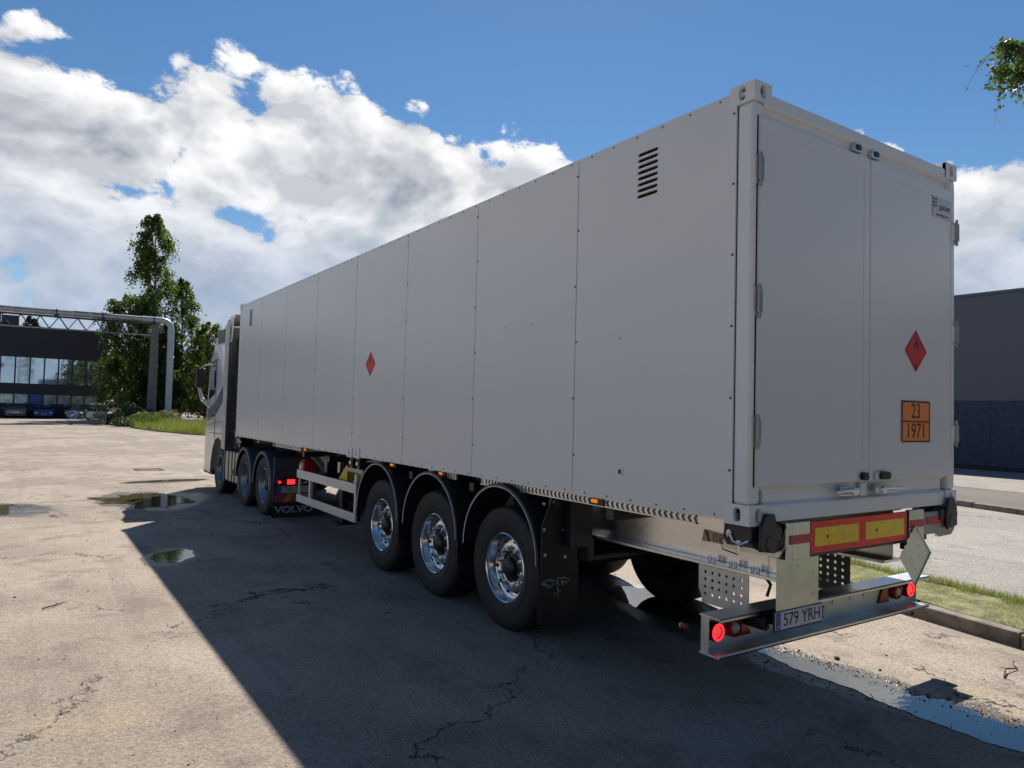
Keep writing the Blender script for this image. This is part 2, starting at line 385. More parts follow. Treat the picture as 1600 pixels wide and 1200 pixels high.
strip(lambda y: 17.7 + .09 * y, lambda y: 60, .124, 'pavement', G_PAVE, 'pale paved forecourt in front of the dark warehouse', thick=.3)
def vside(y, s): return KX(y) + .16 + s * .98
vb = MB(); ny, ns = 120, 8; ys = np.linspace(-12, 26, ny + 1)
for i, y in enumerate(ys):
    for j in range(ns + 1):
        s_ = j / ns; z = .125 + .03 * math.sin(s_ * math.pi) + .014 * noise.noise((s_ * 3, y * 1.3, 0)) - (.13 if j == ns else 0)
        vb.v.append((vside(y, s_) + (.05 * noise.noise((0, y * .8, 3)) if j >= ns - 1 else 0), y, z))
for i in range(ny):
    for j in range(ns): k = i * (ns + 1) + j; vb.f.append((k, k + 1, k + ns + 2, k + ns + 1))
tag(vb.build('verge_soil', EARTH), 'bare dry soil of the narrow grass verge', None, kind='structure')
# kerbs made of single stones
def kerb(fx, y0, y1, step, label, zt, xdir=1):
    e = thing('kerb', (fx(y0), y0, 0), label, None, kind='structure'); y = y0; k = 0
    while y < y1:
        a, c = y + .006, y + step - .006; dz = random.uniform(-.006, .008); dx = random.uniform(-.008, .008)
        b = MB(); b.prism([(fx(a) + dx, a), (fx(a) + .15 + dx, a), (fx(c) + .15 + dx, c), (fx(c) + dx, c)], 'z', -.1, zt + dz)
        b.build('kerb_stone', KERB, e, bevel=.014); y += step; k += 1
kerb(KX, -6, 14, 1.0, 'worn brown kerb edging the grass verge behind the trailer', .125)
kerb(FX, -4, 18, 1.0, 'dark kerb on the far side of the grey road', .125)
# grass
def grassmat(name, dry, green):
    m = bpy.data.materials.new(name); m.use_nodes = True; t = NT(m.node_tree); g = t.node('ShaderNodeNewGeometry')
    n = t.noise(g.outputs['Position'], 1.4, 4, .6); r = t.node('ShaderNodeTexWhiteNoise'); t.link(t.vmath('SNAP', g.outputs['Position'], (.01, .01, .3)), r.inputs[0])
    c = t.mix(t.sstep(n, .42, .62), dry, green); c = t.mix(t.math('MULTIPLY', r.outputs[0], .5), c, tuple(x * 1.5 for x in dry))
    b = t.node('ShaderNodeBsdfPrincipled'); t.link(c, b.inputs['Base Color']); b.inputs['Roughness'].default_value = .6
    tr = t.node('ShaderNodeBsdfTranslucent'); t.link(c, tr.inputs[0]); mx = t.node('ShaderNodeMixShader'); mx.inputs[0].default_value = .42
    t.link(b.outputs[0], mx.inputs[1]); t.link(tr.outputs[0], mx.inputs[2]); o = t.node('ShaderNodeOutputMaterial'); t.link(mx.outputs[0], o.inputs[0]); return m
GRM = grassmat('verge_grass', (.26, .25, .08), (.15, .27, .03)); GRL = grassmat('lush_grass', (.26, .27, .06), (.11, .19, .02)); 
def blades(XY, Z, hmin, hmax, wd, lean=.5):
    N = len(XY); a = rng.uniform(0, 2 * np.pi, N); h = rng.uniform(hmin, hmax, N); d = np.stack([np.cos(a), np.sin(a)], 1); w_ = wd * rng.uniform(.6, 1.2, N)
    l = rng.uniform(0, lean, N) * h; b = rng.uniform(0, 2 * np.pi, N); V = np.zeros((N, 3, 3))
    V[:, 0, :2] = XY - d * w_[:, None]; V[:, 1, :2] = XY + d * w_[:, None]; V[:, 2, :2] = XY + np.stack([np.cos(b), np.sin(b)], 1) * l[:, None]
    V[:, 0, 2] = Z - .02; V[:, 1, 2] = Z - .02; V[:, 2, 2] = Z + h; return V
N = 170000; yy = rng.uniform(-7, 16, N); s_ = rng.beta(1.2, 1.0, N)
keep = rng.uniform(0, 1, N) < (.35 + .65 * s_ ** 1.4)
keep &= np.array([noise.noise((a * 2.2, b * 6, 0)) > -.10 for a, b in zip(yy, s_)])
yy, s_ = yy[keep], s_[keep]; xx = vside(yy, s_); hh = np.where(s_ > .72, 1.5, .75)
V = blades(np.stack([xx, yy], 1), np.full(len(xx), .135), .03, .07, .0035, 1.3); V[:, 2, 2] = .135 + (V[:, 2, 2] - .135) * hh
tag(quads('grass', V, GRM, k=3), 'patchy short grass growing on the verge behind the trailer', 'grass', kind='stuff')

# puddles
def puddle(cx, cy, rx, ry, an, label, seed, amp=.45, n=200, m=None):
    ca, sa = math.cos(rad(an)), math.sin(rad(an)); b = MB(); zz = .004 + .0035 * (int(seed * 10) % 3); b.v.append((cx, cy, zz))
    for i in range(n):
        t_ = 2 * math.pi * i / n; c_, s2 = math.cos(t_), math.sin(t_)
        x0_, y0_ = c_ * rx * ca - s2 * ry * sa, c_ * rx * sa + s2 * ry * ca; k = 1 + amp * .6 * noise.fractal((x0_ * 2.4 + seed, y0_ * 2.4, seed * 1.7), .75, 2.1, 7)
        x, y = c_ * rx * k, s2 * ry * k; b.v.append((cx + x * ca - y * sa, cy + x * sa + y * ca, zz))
    b.f += [(0, i + 1, (i + 1) % n + 1) for i in range(n)]
    return tag(b.build('puddle', m or WATER, smooth=False), label, None, kind='structure')
labs = ['long rain puddle reflecting the sky behind the rear bumper', 'dark puddle under the trailer between the wheels and the verge', 'murky brown puddle beside the tractor shadow',
        'shallow water patch beside the tractor front wheel', 'pale bluish puddle at the left edge of the yard', 'tiny puddle inside the container shadow', 'thin water film in front of the truck cab']
MUD = mat('muddy_water', (.095, .078, .040), .04, var=.3, scale=1.5, bump=.001, bscale=5, spec=.8)
def strip_puddle(pl, label):
    b = MB(); Ls, Rs = [], []; ys = np.linspace(pl[0][0], pl[-1][0], 170)
    for i, y in enumerate(ys):
        l_ = np.interp(y, [p[0] for p in pl], [p[1] for p in pl]); r_ = np.interp(y, [p[0] for p in pl], [p[2] for p in pl]); f = min(1, i / 12, (169 - i) / 12)
        a = .05 * noise.noise((y * 2.2, 1, 0)) + .03 * noise.noise((y * 8, 2, 0)) + .012 * noise.noise((y * 34, 2, 0)); c = .16 * noise.fractal((y * 3.0, 7, 0), .65, 2.1, 7) + .05 * noise.noise((y * 34, 2, 0))
        m_ = (l_ + r_) / 2; Ls.append((m_ + min(0, l_ + a - m_) * f, y)); Rs.append((m_ + max(0, r_ + c - m_) * f, y))
    n_ = 8
    for (lx, y), (rx_, _) in zip(Ls, Rs):
        for k in range(n_ + 1): b.v.append((lx + (rx_ - lx) * k / n_, y, .004))
    for i in range(169):
        for k in range(n_):
            q = i * (n_ + 1) + k; b.f.append((q, q + 1, q + n_ + 2, q + n_ + 1))
    return tag(b.build('puddle', WATER, smooth=False), label, None, kind='structure')
strip_puddle([(-1.35, 1.50, 1.66), (-.8, 1.36, 1.78), (-.35, 1.34, 1.78), (.1, 1.39, 1.76), (.66, 1.46, 1.72), (1.15, 1.52, 1.72), (1.6, 1.56, 1.80)], labs[0])
strip_puddle([(1.75, 1.62, 1.80), (2.2, 1.55, 2.0), (2.8, 1.62, 2.25), (3.3, 1.8, 2.2)], labs[1])
for i, (q, l) in enumerate(zip(PUD, labs)):
    if i > 1 and i != 3: puddle(*q, l, 3.3 + i * 2.1, amp=.75, n=300, m=MUD)
# drain grate, twigs, stones
gr = thing('drain_grate', (-.49, 19.99, 0), 'small rusty drain grate set in the yard left of the cab', 'drain grate')
b = MB(); b.holed(rectring(-.49, 19.99, .36, .36, 8, .785), rectring(-.49, 19.99, .3, .3, 8, .785), 'z', .002, .008); b.build('grate_frame', BLACK, gr)
for k in range(7): MB().box((-.76 + k * .085, 19.70, .0), (-.73 + k * .085, 20.28, .007)).build('grate_bar', BLACK, gr)
TWIG = mat('twig_bark', (.05, .035, .025), .8)
b = MB(); b.tube([(-3.27, 5.10, .012), (-3.2, 5.14, .016), (-3.15, 5.20, .014), (-3.08, 5.26, .012)], [.006, .007, .006, .003], 5); b.tube([(-3.15, 5.2, .014), (-3.16, 5.26, .02)], [.004, .002], 4)
tag(b.build('twig', TWIG), 'thin dark twig lying on the sunlit yard', 'twig')
b = MB(); b.tube([(2.65, -.25, .012), (2.80, -.2, .03), (2.95, -.22, .012), (3.05, -.15, .012)], [.007, .006, .005, .003], 5); b.tube([(2.8, -.2, .03), (2.86, -.12, .012)], [.004, .002], 4)
tag(b.build('twig', TWIG), 'forked dry twig on the sunlit asphalt behind the bumper', 'twig')
STONE = mat('stone', (.10, .09, .08), .9, var=.4, scale=20, bump=.003, bscale=60)
for (x, y, r, l) in ((1.93, .64, .022, 'dark pebble on the asphalt between puddle and verge'), (1.98, .32, .012, 'tiny dark pebble closest to the long puddle')):
    bm = bmesh.new(); bmesh.ops.create_icosphere(bm, subdivisions=2, radius=r)
    for v in bm.verts: v.co *= 1 + .35 * noise.noise(v.co * 60); v.co.z *= .7
    me = bpy.data.meshes.new('pebble'); bm.to_mesh(me); bm.free(); me.materials.append(STONE); o = bpy.data.objects.new('pebble', me); COL.objects.link(o); o.location = (x, y, r * .5)
    tag(o, l, 'pebble')

# loose grit on the yard
tri = np.array([[0, 0, 1], [.94, 0, -.33], [-.47, .82, -.33], [-.47, -.82, -.33]]); fc4 = [(0, 1, 2), (0, 2, 3), (0, 3, 1), (1, 3, 2)]
NG = 5200; gx = rng.uniform(-6.5, 3.4, NG); gy = rng.uniform(-2.5, 16, NG) ; gs = rng.gamma(1.6, .0022, NG) + .002; gx[:1500] = 1.74 + rng.normal(size=1500) * .07; gy[:1500] = rng.uniform(-1.2, 1.6, 1500); gx[1500:1900] = 1.38 + rng.normal(size=400) * .05; gy[1500:1900] = rng.uniform(-1.2, 1.2, 400); ra = rng.uniform(0, 6.28, NG)
ca_, sa_ = np.cos(ra), np.sin(ra); G4 = tri[None] * (gs[:, None, None] * rng.uniform(.6, 1.4, (NG, 4, 1)) * np.array([1, .8, .6]))
GX = G4[..., 0] * ca_[:, None] - G4[..., 1] * sa_[:, None] + gx[:, None]; GY = G4[..., 0] * sa_[:, None] + G4[..., 1] * ca_[:, None] + gy[:, None]; GZ = G4[..., 2] + gs[:, None] * .3
GV = np.stack([GX, GY, GZ], -1); tag(quads('loose_grit', np.concatenate([GV[:, list(f)] for f in fc4]), STONE, k=3), 'small loose stones and grit scattered over the yard', 'gravel', kind='stuff')

# ------------------------------------------------------------------ container (x 0..2.438, y 0..12.192, z ZB..ZT)
W, L, ZB, ZT = 2.438, 12.192, 1.275, 3.866
ct = thing('shipping_container', (W / 2, L / 2, ZB), 'long pale grey forty foot container with flat riveted sides on the trailer', 'container')
b = MB(); b.box((.035, .10, ZB + .05), (W - .035, L - .03, ZT - .06)); b.build('inner_wall', DARK, ct, label='dark inner structure behind the panel joints')
seams = [.121] + [1.62 + 1.495 * k for k in range(7)] + [12.07]
def side_panel(x0, x1, ya, yb, vents):
    b = MB(); y0, y1 = ya + .004, yb - .004; z0, z1 = ZB + .005, ZT - .012
    xo, xi = x0, x1
    if not vents: b.box((xo, y0, z0), (xi, y1, z1)); return b
    vy0, vy1, vz0, vz1, nv = vents
    b.box((xo, y0, z0), (xi, vy0 - .03, z1)); b.box((xo, vy1 + .03, z0), (xi, y1, z1)); b.box((xo, vy0 - .03, z0), (xi, vy1 + .03, vz0)); b.box((xo, vy0 - .03, vz1), (xi, vy1 + .03, z1))
    ph = (vz1 - vz0) / nv
    for k in range(nv):
        cz = vz0 + ph * (k + .5); cy = (vy0 + vy1) / 2
        b.holed(rectring(cy, cz, (vy1 - vy0) / 2 + .03, ph / 2, 32), oval(cy, cz, (vy1 - vy0) / 2, .0125, 32, 5), 'x', xo, xi)
    return b
for s in (0, 1):
    for k in range(8):
        v = None
        if k == 0: v = (.775, .97, 3.385, 3.72, 8)
        if k == 7: v = (11.25, 11.47, 3.385, 3.70, 8)
        x0, x1 = (0, .012) if s == 0 else (W - .012, W)
        side_panel(x0, x1, seams[k], seams[k + 1], v).build('side_panel', PAINT, ct, smooth=False)
# rivets
def rivet(b, x, y, z, s=1, r=.009):
    r *= 1.12; n = 6; o = len(b.v); dx = -.006 * s
    b.v += [(x, y + r * math.cos(6.283 * i / n), z + r * math.sin(6.283 * i / n)) for i in range(n)] + [(x + dx, y + .6 * r * math.cos(6.283 * i / n), z + .6 * r * math.sin(6.283 * i / n)) for i in range(n)]
    b.f += [(o + i, o + (i + 1) % n, o + n + (i + 1) % n, o + n + i) for i in range(n)] + [tuple(o + n + i for i in range(n))]
for s in (1, -1):
    b = MB(); x = 0 if s == 1 else W
    for k, y in enumerate(seams):
        for j in range(6): rivet(b, x, y + (-.016 if k == 8 else (.022 if k == 0 else (.012 if j % 2 else -.012))), ZB + .30 + j * .43, s, .009)
    for j in range(49): rivet(b, x, .25 + j * .243, ZT - .035, s, .007); rivet(b, x, .25 + j * .243, ZB + .028, s, .007)
    for (y, z) in ((2.2, 2.62), (2.6, 2.63), (3.6, 2.66), (1.12, 2.43), (4.0, 2.6), (8.3, 2.9), (8.7, 2.88), (9.6, 2.86)): rivet(b, x, y, z, s, .005)
    b.build('rivet', mat('rivet_shadow_grey', (.10, .10, .10), .5), ct, kind='stuff')  # darker than the panels: small rivet shadows are put into this colour
# vent mesh behind and little bracket on the side panel
MB().box((-.006, 1.06, 1.465), (-.0, 1.13, 1.515)).build('side_latch', PAINTE, ct); MB().box((-.010, 1.075, 1.475), (-.006, 1.10, 1.505)).build('side_latch', BLACK, ct)
# roof + rails
MB().box((.02, .06, ZT - .05), (W - .02, L - .06, ZT - .015)).build('roof', PAINTE, ct, bevel=.01)
for x0, x1 in ((.013, .06), (W - .06, W - .013)):
    MB().box((x0, .18, ZT - .06), (x1, L - .18, ZT - .006)).build('top_rail', PAINTE, ct, bevel=.008)
    MB().box((x0, .18, ZB + .002), (x1, L - .18, ZB + .14)).build('bottom_rail', PAINTE, ct, bevel=.008)
MB().box((.02, L - .03, ZB + .1), (W - .02, L - .01, ZT - .1)).build('front_wall', PAINT, ct)
# corner castings with real holes
def casting(x, y, z, sx_, sy, rear_hole=True):
    """x,y,z outer corner; sx_,sy direction inward"""
    cw, cl, ch = .165, .178, .118; b = MB()
    X0, X1 = sorted((x, x + sx_ * cw)); Y0, Y1 = sorted((y, y + sy * cl)); t_ = .028
    cz = z + ch / 2; ox = x; ix = x + sx_ * t_; oy = y; iy = y + sy * t_
    b.holed(rectring((Y0 + Y1) / 2, cz, cl / 2, ch / 2, 32), oval((Y0 + Y1) / 2, cz, .026, .042, 32, 2.6), 'x', min(ox, ix), max(ox, ix))
    b.holed(rectring((X0 + X1) / 2, cz, cw / 2 - .001, ch / 2 - .0005, 32), oval((X0 + X1) / 2, cz, .028, .042, 32, 2.6), 'y', min(oy, iy) + .001, max(oy, iy))
    e_ = .0015
    b.box((X0 + e_, Y0 + e_, z - .0015), (X1 - e_, Y1 - e_, z + .02)); b.box((X0 + e_, Y0 + e_, z + ch - .02), (X1 - e_, Y1 - e_, z + ch + .0015))
    b.box((x + sx_ * (cw - .022), Y0 + .003, z + .003), (x + sx_ * (cw - .001), Y1 - .003, z + ch - .003)); b.box((X0 + .003, y + sy * (cl - .022), z + .003), (X1 - .003, y + sy * (cl - .002), z + ch - .003))
    return b
for x, dx in ((-.006, 1), (W + .006, -1)):
    for y, dy in ((-.008, 1), (L + .006, -1)):
        for z in (ZB - .012, ZT - .100): casting(x, y, z, dx, dy).build('corner_casting', PAINTE, ct, smooth=False)
for x, dx in ((-.012, 1), (W + .012, -1)):
    for y0 in (5.82, 6.055):
        casting(x, y0, ZB - .012, dx, 1).build('middle_casting', PAINTE, ct, smooth=False)
# posts, header, sill
for x0, x1 in ((.0, .10), (W - .10, W)):
    MB().box((x0, .0, ZB + .106), (x1, .12, ZT - .10)).build('corner_post', PAINTE, ct, bevel=.022)
    MB().box((x0, L - .12, ZB + .106), (x1, L, ZT - .10)).build('corner_post', PAINTE, ct, bevel=.015)
b = MB(); b.prism([(-.0, ZT - .035), (.10, ZT - .015), (.10, ZT - .20), (.03, ZT - .20), (.03, ZT - .13), (.0, ZT - .11)], 'x', .10, W - .10); b.build('door_header', PAINTE, ct, bevel=.006)
b = MB(); b.prism([(-.004, ZB + .0), (.10, ZB + .0), (.10, ZB + .20), (.03, ZB + .20), (.03, ZB + .115), (-.004, ZB + .10)], 'x', .155, W - .155); b.build('door_sill', PAINTE, ct, bevel=.008)
# doors
DZ0, DZ1 = 1.487, 3.672
for k, (x0, x1) in enumerate(((.045, 1.2175), (1.2245, W - .045))):
    b = MB(); b.box((x0, -.012, DZ0), (x1, .035, DZ1))
    d = b.build('door', PAINT, ct, bevel=.004, label='%s rear door leaf of the container' % ('blank left' if k == 0 else 'placarded right'))
    i0, i1 = (x0 + .05, x1 - .07) if k == 0 else (x0 + .03, x1 - .05)
    b = MB()   # raised fold line round the leaf
    b.holed([(x0 + .004, DZ0 + .004), (x1 - .004, DZ0 + .004), (x1 - .004, DZ1 - .004), (x0 + .004, DZ1 - .004)], [(i0, DZ0 + .13), (i1, DZ0 + .13), (i1, DZ1 - .09), (i0, DZ1 - .09)], 'y', -.0150, -.0125)
    b.build('door_border', PAINT, d, smooth=False)
MB().box((.030, -.0, DZ0), (.044, .03, DZ1 + .01)).build('door_seal', DARK, ct)
MB().box((W - .044, -.0, DZ0), (W - .030, .03, DZ1 + .01)).build('door_seal', DARK, ct)
MB().box((.12, .031, ZB + .19), (W - .12, .05, DZ0 + .02)).build('lower_frame', PAINTE, ct); MB().box((.12, .031, DZ1 - .02), (W - .12, .05, ZT - .15)).build('upper_frame', PAINTE, ct)
for x, s in ((.036, 1), (W - .036, -1)):
    for z in (3.35, 2.57, 1.81):
        b = MB(); b.cyl((x, -.028, z - .065), .018, .13, 'z', 14); b.cyl((x, -.028, z - .10), .010, .20, 'z', 8)
        h = b.build('hinge', mat('dull_hinge', (.30, .31, .31), .45, .5), ct); MB().box((x + s * .008, -.024, z - .06), (x + s * .058, -.014, z + .06)).build('hinge_leaf', PAINTE, h, bevel=.003)
        MB().box((x - s * .04, -.010, z - .085), (x - s * .008, -.002, z + .085)).build('hinge_leaf', PAINTE, h, bevel=.003)
# latches
for cx, s in ((1.16, -1), (1.31, 1)):
    b = MB(); b.box((cx - .03, -.034, 1.50), (cx + .03, -.016, 1.545)); l = b.build('door_catch', GALV, ct, bevel=.003)
    b = MB(); b.prism(oval(cx + s * .075 if s > 0 else cx - .02, 1.522, .06 if s > 0 else .03, .026, 20, 4), 'y', -.048, -.018); b.build('catch_cap', PLAST, l, bevel=.003)
for x0, x1, s in ((.80, 1.10, -1), (1.25, 1.62, 1)):
    cx = x1 - .05 if s < 0 else x0 + .05; b = MB()
    b.box((min(cx, cx + s * .14), -.012, 1.40), (max(cx, cx + s * .14), .0, 1.46)); b.box((cx - .03, -.04, 1.405), (cx + .03, -.012, 1.45))
    l = b.build('door_lock', GALV, ct, bevel=.003)
    end = x0 if s < 0 else x1; b = MB(); b.tube([(cx, -.045, 1.43), (cx + s * .10, -.05, 1.438), (end, -.045, 1.432)], .010, 8); b.tube([(cx + s * .02, -.035, 1.41), (cx + s * .22, -.04, 1.412)], .006, 6); b.build('lock_handle', GALV, l)
    b = MB(); b.cyl((cx + s * .05, -.055, 1.425), .022, .03, 'y', 14); b.build('lock_hub', CHROME, l)
MB().box((1.145, -.006, 1.39), (1.21, .01, 1.475)).build('keeper_plate', PAINTE, ct, bevel=.003)
for cx in (1.09, 1.31):
    b = MB(); b.box((cx - .045, -.004, 3.695), (cx + .045, .028, 3.752)); l = b.build('top_latch', GALV, ct, bevel=.004)
    b = MB(); b.box((cx - .025, -.012, 3.708), (cx + .03, -.004, 3.742)); b.build('latch_bolt', BLACK, l, bevel=.004)
# hazard diamonds
FL = [(0, .105), (.018, .075), (.028, .06), (.03, .035), (.045, .052), (.05, .02), (.04, -.015), (.02, -.03), (.028, -.01), (.02, .01), (.008, -.005), (.004, .025), (-.012, .0), (-.018, -.018), (-.012, -.03), (-.035, -.018), (-.045, .01), (-.035, .04), (-.025, .03), (-.02, .055), (-.006, .075)]
def placard(c, axis, r, parent, m=HAZRED):
    cu, cz = c; b = MB()
    if axis == 'y': b.prism([(cu - r, cz), (cu, cz - r), (cu + r, cz), (cu, cz + r)], 'y', -.0175, -.0155)
    else: b.prism([(cu - r, cz), (cu, cz - r), (cu + r, cz), (cu, cz + r)], 'x', -.0025, -.0005)
    d = b.build('hazard_placard', m, parent, smooth=False, label='red flammable gas diamond with flame symbol')
    q = r - .012; q2 = r - .020; b = MB()
    P = [(cu - q, cz), (cu, cz - q), (cu + q, cz), (cu, cz + q)]; Q = [(cu - q2, cz), (cu, cz - q2), (cu + q2, cz), (cu, cz + q2)]
    a0, a1 = (-.0185, -.0178) if axis == 'y' else (-.0035, -.0028)
    b.holed(P, Q, axis if axis == 'y' else 'x', a0, a1)
    k = r / .15; f = MB(); f.prism([(cu + x * .75 * k, cz + .032 * k + y * .72 * k) for x, y in FL], axis if axis == 'y' else 'x', a0, a1); f.box(*(((cu - .03 * k, a0, cz + .0 * k), (cu + .03 * k, a1, cz + .006 * k)) if axis == 'y' else ((a0, cu - .03 * k, cz), (a1, cu + .03 * k, cz + .006 * k))))
    b.build('placard_border', mat('dark_red_print', (.16, .01, .015), .5), d, smooth=False); f.build('flame_symbol', mat('dark_red_print', (.16, .01, .015), .5), d, smooth=False)
    text('2', 'lettering', MATS['dark_red_print'], d, (cu, a0, cz - r * .72) if axis == 'y' else (a0, cu, cz - r * .72), (1, 0, 0) if axis == 'y' else (0, -1, 0), (0, 0, 1), .05)
placard((1.825, 2.40), 'y', .150, ct); placard((5.575, 2.43), 'x', .150, ct)
# orange plate 23 / 1971
b = MB(); b.box((1.63, -.0185, 1.745), (2.02, -.0155, 2.04)); op = b.build('orange_hazard_plate', ORANGE, ct, smooth=False)
b = MB(); b.holed([(1.63, 1.745), (2.02, 1.745), (2.02, 2.04), (1.63, 2.04)], [(1.641, 1.756), (2.009, 1.756), (2.009, 2.029), (1.641, 2.029)], 'y', -.0205, -.0187); b.box((1.641, -.0205, 1.888), (2.009, -.0187, 1.898)); b.build('plate_border', INK, op, smooth=False)
text('23', 'lettering', INK, op, (1.822, -.0197, 1.963), (1, 0, 0), (0, 0, 1), .152, .86); text('1971', 'lettering', INK, op, (1.825, -.0197, 1.822), (1, 0, 0), (0, 0, 1), .152, .92)
# maker logo
NAVY = mat('navy_print', (.02, .04, .07), .5)
lp = MB().box((2.06, -.0163, 3.43), (2.35, -.0157, 3.585)).build('logo_sticker', mat('sticker_grey', (.52, .53, .55), .4, var=.02), ct, smooth=False)
b = MB()
for i in range(3):
    for j in range(3):
        x, z = 2.072 + i * .021, 3.565 - j * .026 - (.006 if i % 2 else 0); b.prism([(x + .0085 * math.cos(t_ * 1.047), z + .0085 * math.sin(t_ * 1.047)) for t_ in range(6)], 'y', -.0178, -.0166)
b.build('logo_emblem', NAVY, lp, smooth=False)
text('gaznet', 'lettering', NAVY, lp, (2.238, -.0172, 3.515), (1, 0, 0), (0, 0, 1), .062, 1.0); text('gazenergy.com', 'lettering', NAVY, lp, (2.20, -.0172, 3.452), (1, 0, 0), (0, 0, 1), .026, 1.15)

# ------------------------------------------------------------------ trailer
tr = thing('semi_trailer', (W / 2, 4.0, 0), 'three axle container chassis trailer with polished wheels under the grey container', 'trailer')
AX = [2.617, 3.927, 5.237]; RZ = .525
def wheel(x, y, s, parent, kind='trailer', R=.535, wd=.385):
    """x = outer face plane, s=+1 body extends to +x (left wheel)"""
    def H(p): return [(r, s * h) for r, h in p]
    c = (x, y, R - .012); b = MB()
    tread = [(R * .965, .018), (R * .985, .03), (R, .055)]
    for gx in (.12, .17, .22, .27): tread += [(R, gx * wd / .385 - .006), (R - .014, gx * wd / .385 - .004), (R - .014, gx * wd / .385 + .004), (R, gx * wd / .385 + .006)]
    tread += [(R, wd - .055), (R * .985, wd - .03), (R * .965, wd - .018)]
    side = [(.292, .030), (.305, .018), (.335, .010), (.375, .002), (.378, .006), (.43, .000), (.47, .002), (.475, .006), (R * .93, .010)]
    prof = side + tread + [(r, wd - h) for r, h in reversed(side)]
    ty = b.lathe(H(prof), c, 'x', 64)
    root = bpy.data.objects.new('wheel', None) if False else ty.build('wheel', RUBBER, parent, loc=c, ang=28)
    b = MB()
    if kind == 'trailer': rp = [(.300, .028), (.304, .020), (.296, .014), (.288, .022), (.283, .05), (.268, .075), (.262, .105), (.257, .120), (.250, .108), (.236, .100), (.215, .096), (.150, .093), (.137, .096), (.135, .12), (.10, .13)]
    else: rp = [(.300, .028), (.304, .020), (.296, .014), (.288, .022), (.280, .06), (.262, .10), (.250, .150), (.235, .165), (.21, .155), (.16, .150), (.135, .155), (.13, .18), (.1, .19)]
    b.lathe(H(rp), c, 'x', 56); rim = b.build('rim', CHROME if kind == 'trailer' else mat('dull_rim', (.35, .35, .36), .35, .8, var=.2, dirt=.3), root, ang=30)
    pl = .090 if kind == 'trailer' else .150; b = MB(); b2 = MB()
    for k in range(10):
        a = 2 * math.pi * k / 10 + .2; y_, z_ = c[1] + .168 * math.cos(a), c[2] + .168 * math.sin(a)
        b.cyl((x + s * (pl - .030), y_, z_), .0155, s * .030, 'x', 6); b.cyl((x + s * (pl - .006), y_, z_), .021, s * .006, 'x', 12)
        a += .314; y_, z_ = c[1] + .226 * math.cos(a), c[2] + .226 * math.sin(a)
        if k % 1 == 0: b2.prism([(y_ + .011 * math.cos(a) * math.cos(t_) - .017 * math.sin(a) * math.sin(t_), z_ + .011 * math.sin(a) * math.cos(t_) + .017 * math.cos(a) * math.sin(t_)) for t_ in np.linspace(0, 6.283, 13)[:-1]], 'x', x + s * (pl - .001 + (.008 if kind == 'trailer' else .005)), x + s * (pl - .0035 + .001))
    q = MB(); q.lathe(H([(.285, .15), (.27, .2), (.29, wd - .03)]), c, 'x', 32); q.lathe(H([(.02, .17), (.24, .17), (.25, .22), (.24, wd + .02), (.02, wd + .03)]), c, 'x', 32); q.build('brake_drum', BLACK, root)
    b.build('wheel_nut', CHROME if kind == 'trailer' else BOLT, root, kind='stuff'); b2.build('hand_hole', DARK, root, kind='stuff')
    b = MB(); b.lathe(H([(.001, .035), (.05, .037), (.075, .045), (.088, .06), (.09, .09), (.118, .095), (.128, .105), (.134, .135)]), c, 'x', 32)
    for k in range(10): a = 2 * math.pi * k / 10; b.cyl((x + s * .084, c[1] + .105 * math.cos(a), c[2] + .105 * math.sin(a)), .008, s * .02, 'x', 6)
    hb = b.build('hub', BLACK, root)
    if kind == 'trailer':
        q = MB(); q.prism([(c[1] - .03, c[2] - .018), (c[1] - .022, c[2] - .024), (c[1] + .03, c[2] + .018), (c[1] + .022, c[2] + .024)], 'x', x + s * .033, x + s * .036); q.build('hub_mark', BOLT, hb, smooth=False) if False else None
    return root
for y in AX:
    wheel(.045, y, 1, tr); wheel(W - .045, y, -1, tr)
    b = MB(); b.cyl((.30, y, RZ), .065, W - .60, 'x', 16); b.build('axle', BLACK, tr)
    for x in (.62, W - .62):
        b = MB(); b.cyl((x, y - .36, .62), .125, .20, 'z', 20); b.cyl((x, y - .36, .80), .105, .10, 'z', 20); b.build('air_spring', PLAST, tr)
        b = MB(); b.prism([(y + .55, .84), (y + .55, .98), (y + .42, .98), (y + .38, .72), (y - .45, .50), (y - .50, .56), (y - .1, .66), (y + .3, .80)], 'x', x - .05, x + .05); b.build('spring_arm', BLACK, tr)
    b = MB(); b.cyl((.86, y + .15, .62), .085, .20, 'y', 18); b.cyl((.86, y + .35, .62), .10, .10, 'y', 18); b.build('brake_cylinder', BLACK, tr)
    b = MB(); b.cyl((W - .86, y + .15, .62), .085, .20, 'y', 18); b.cyl((W - .86, y + .35, .62), .10, .10, 'y', 18); b.build('brake_cylinder', BLACK, tr)
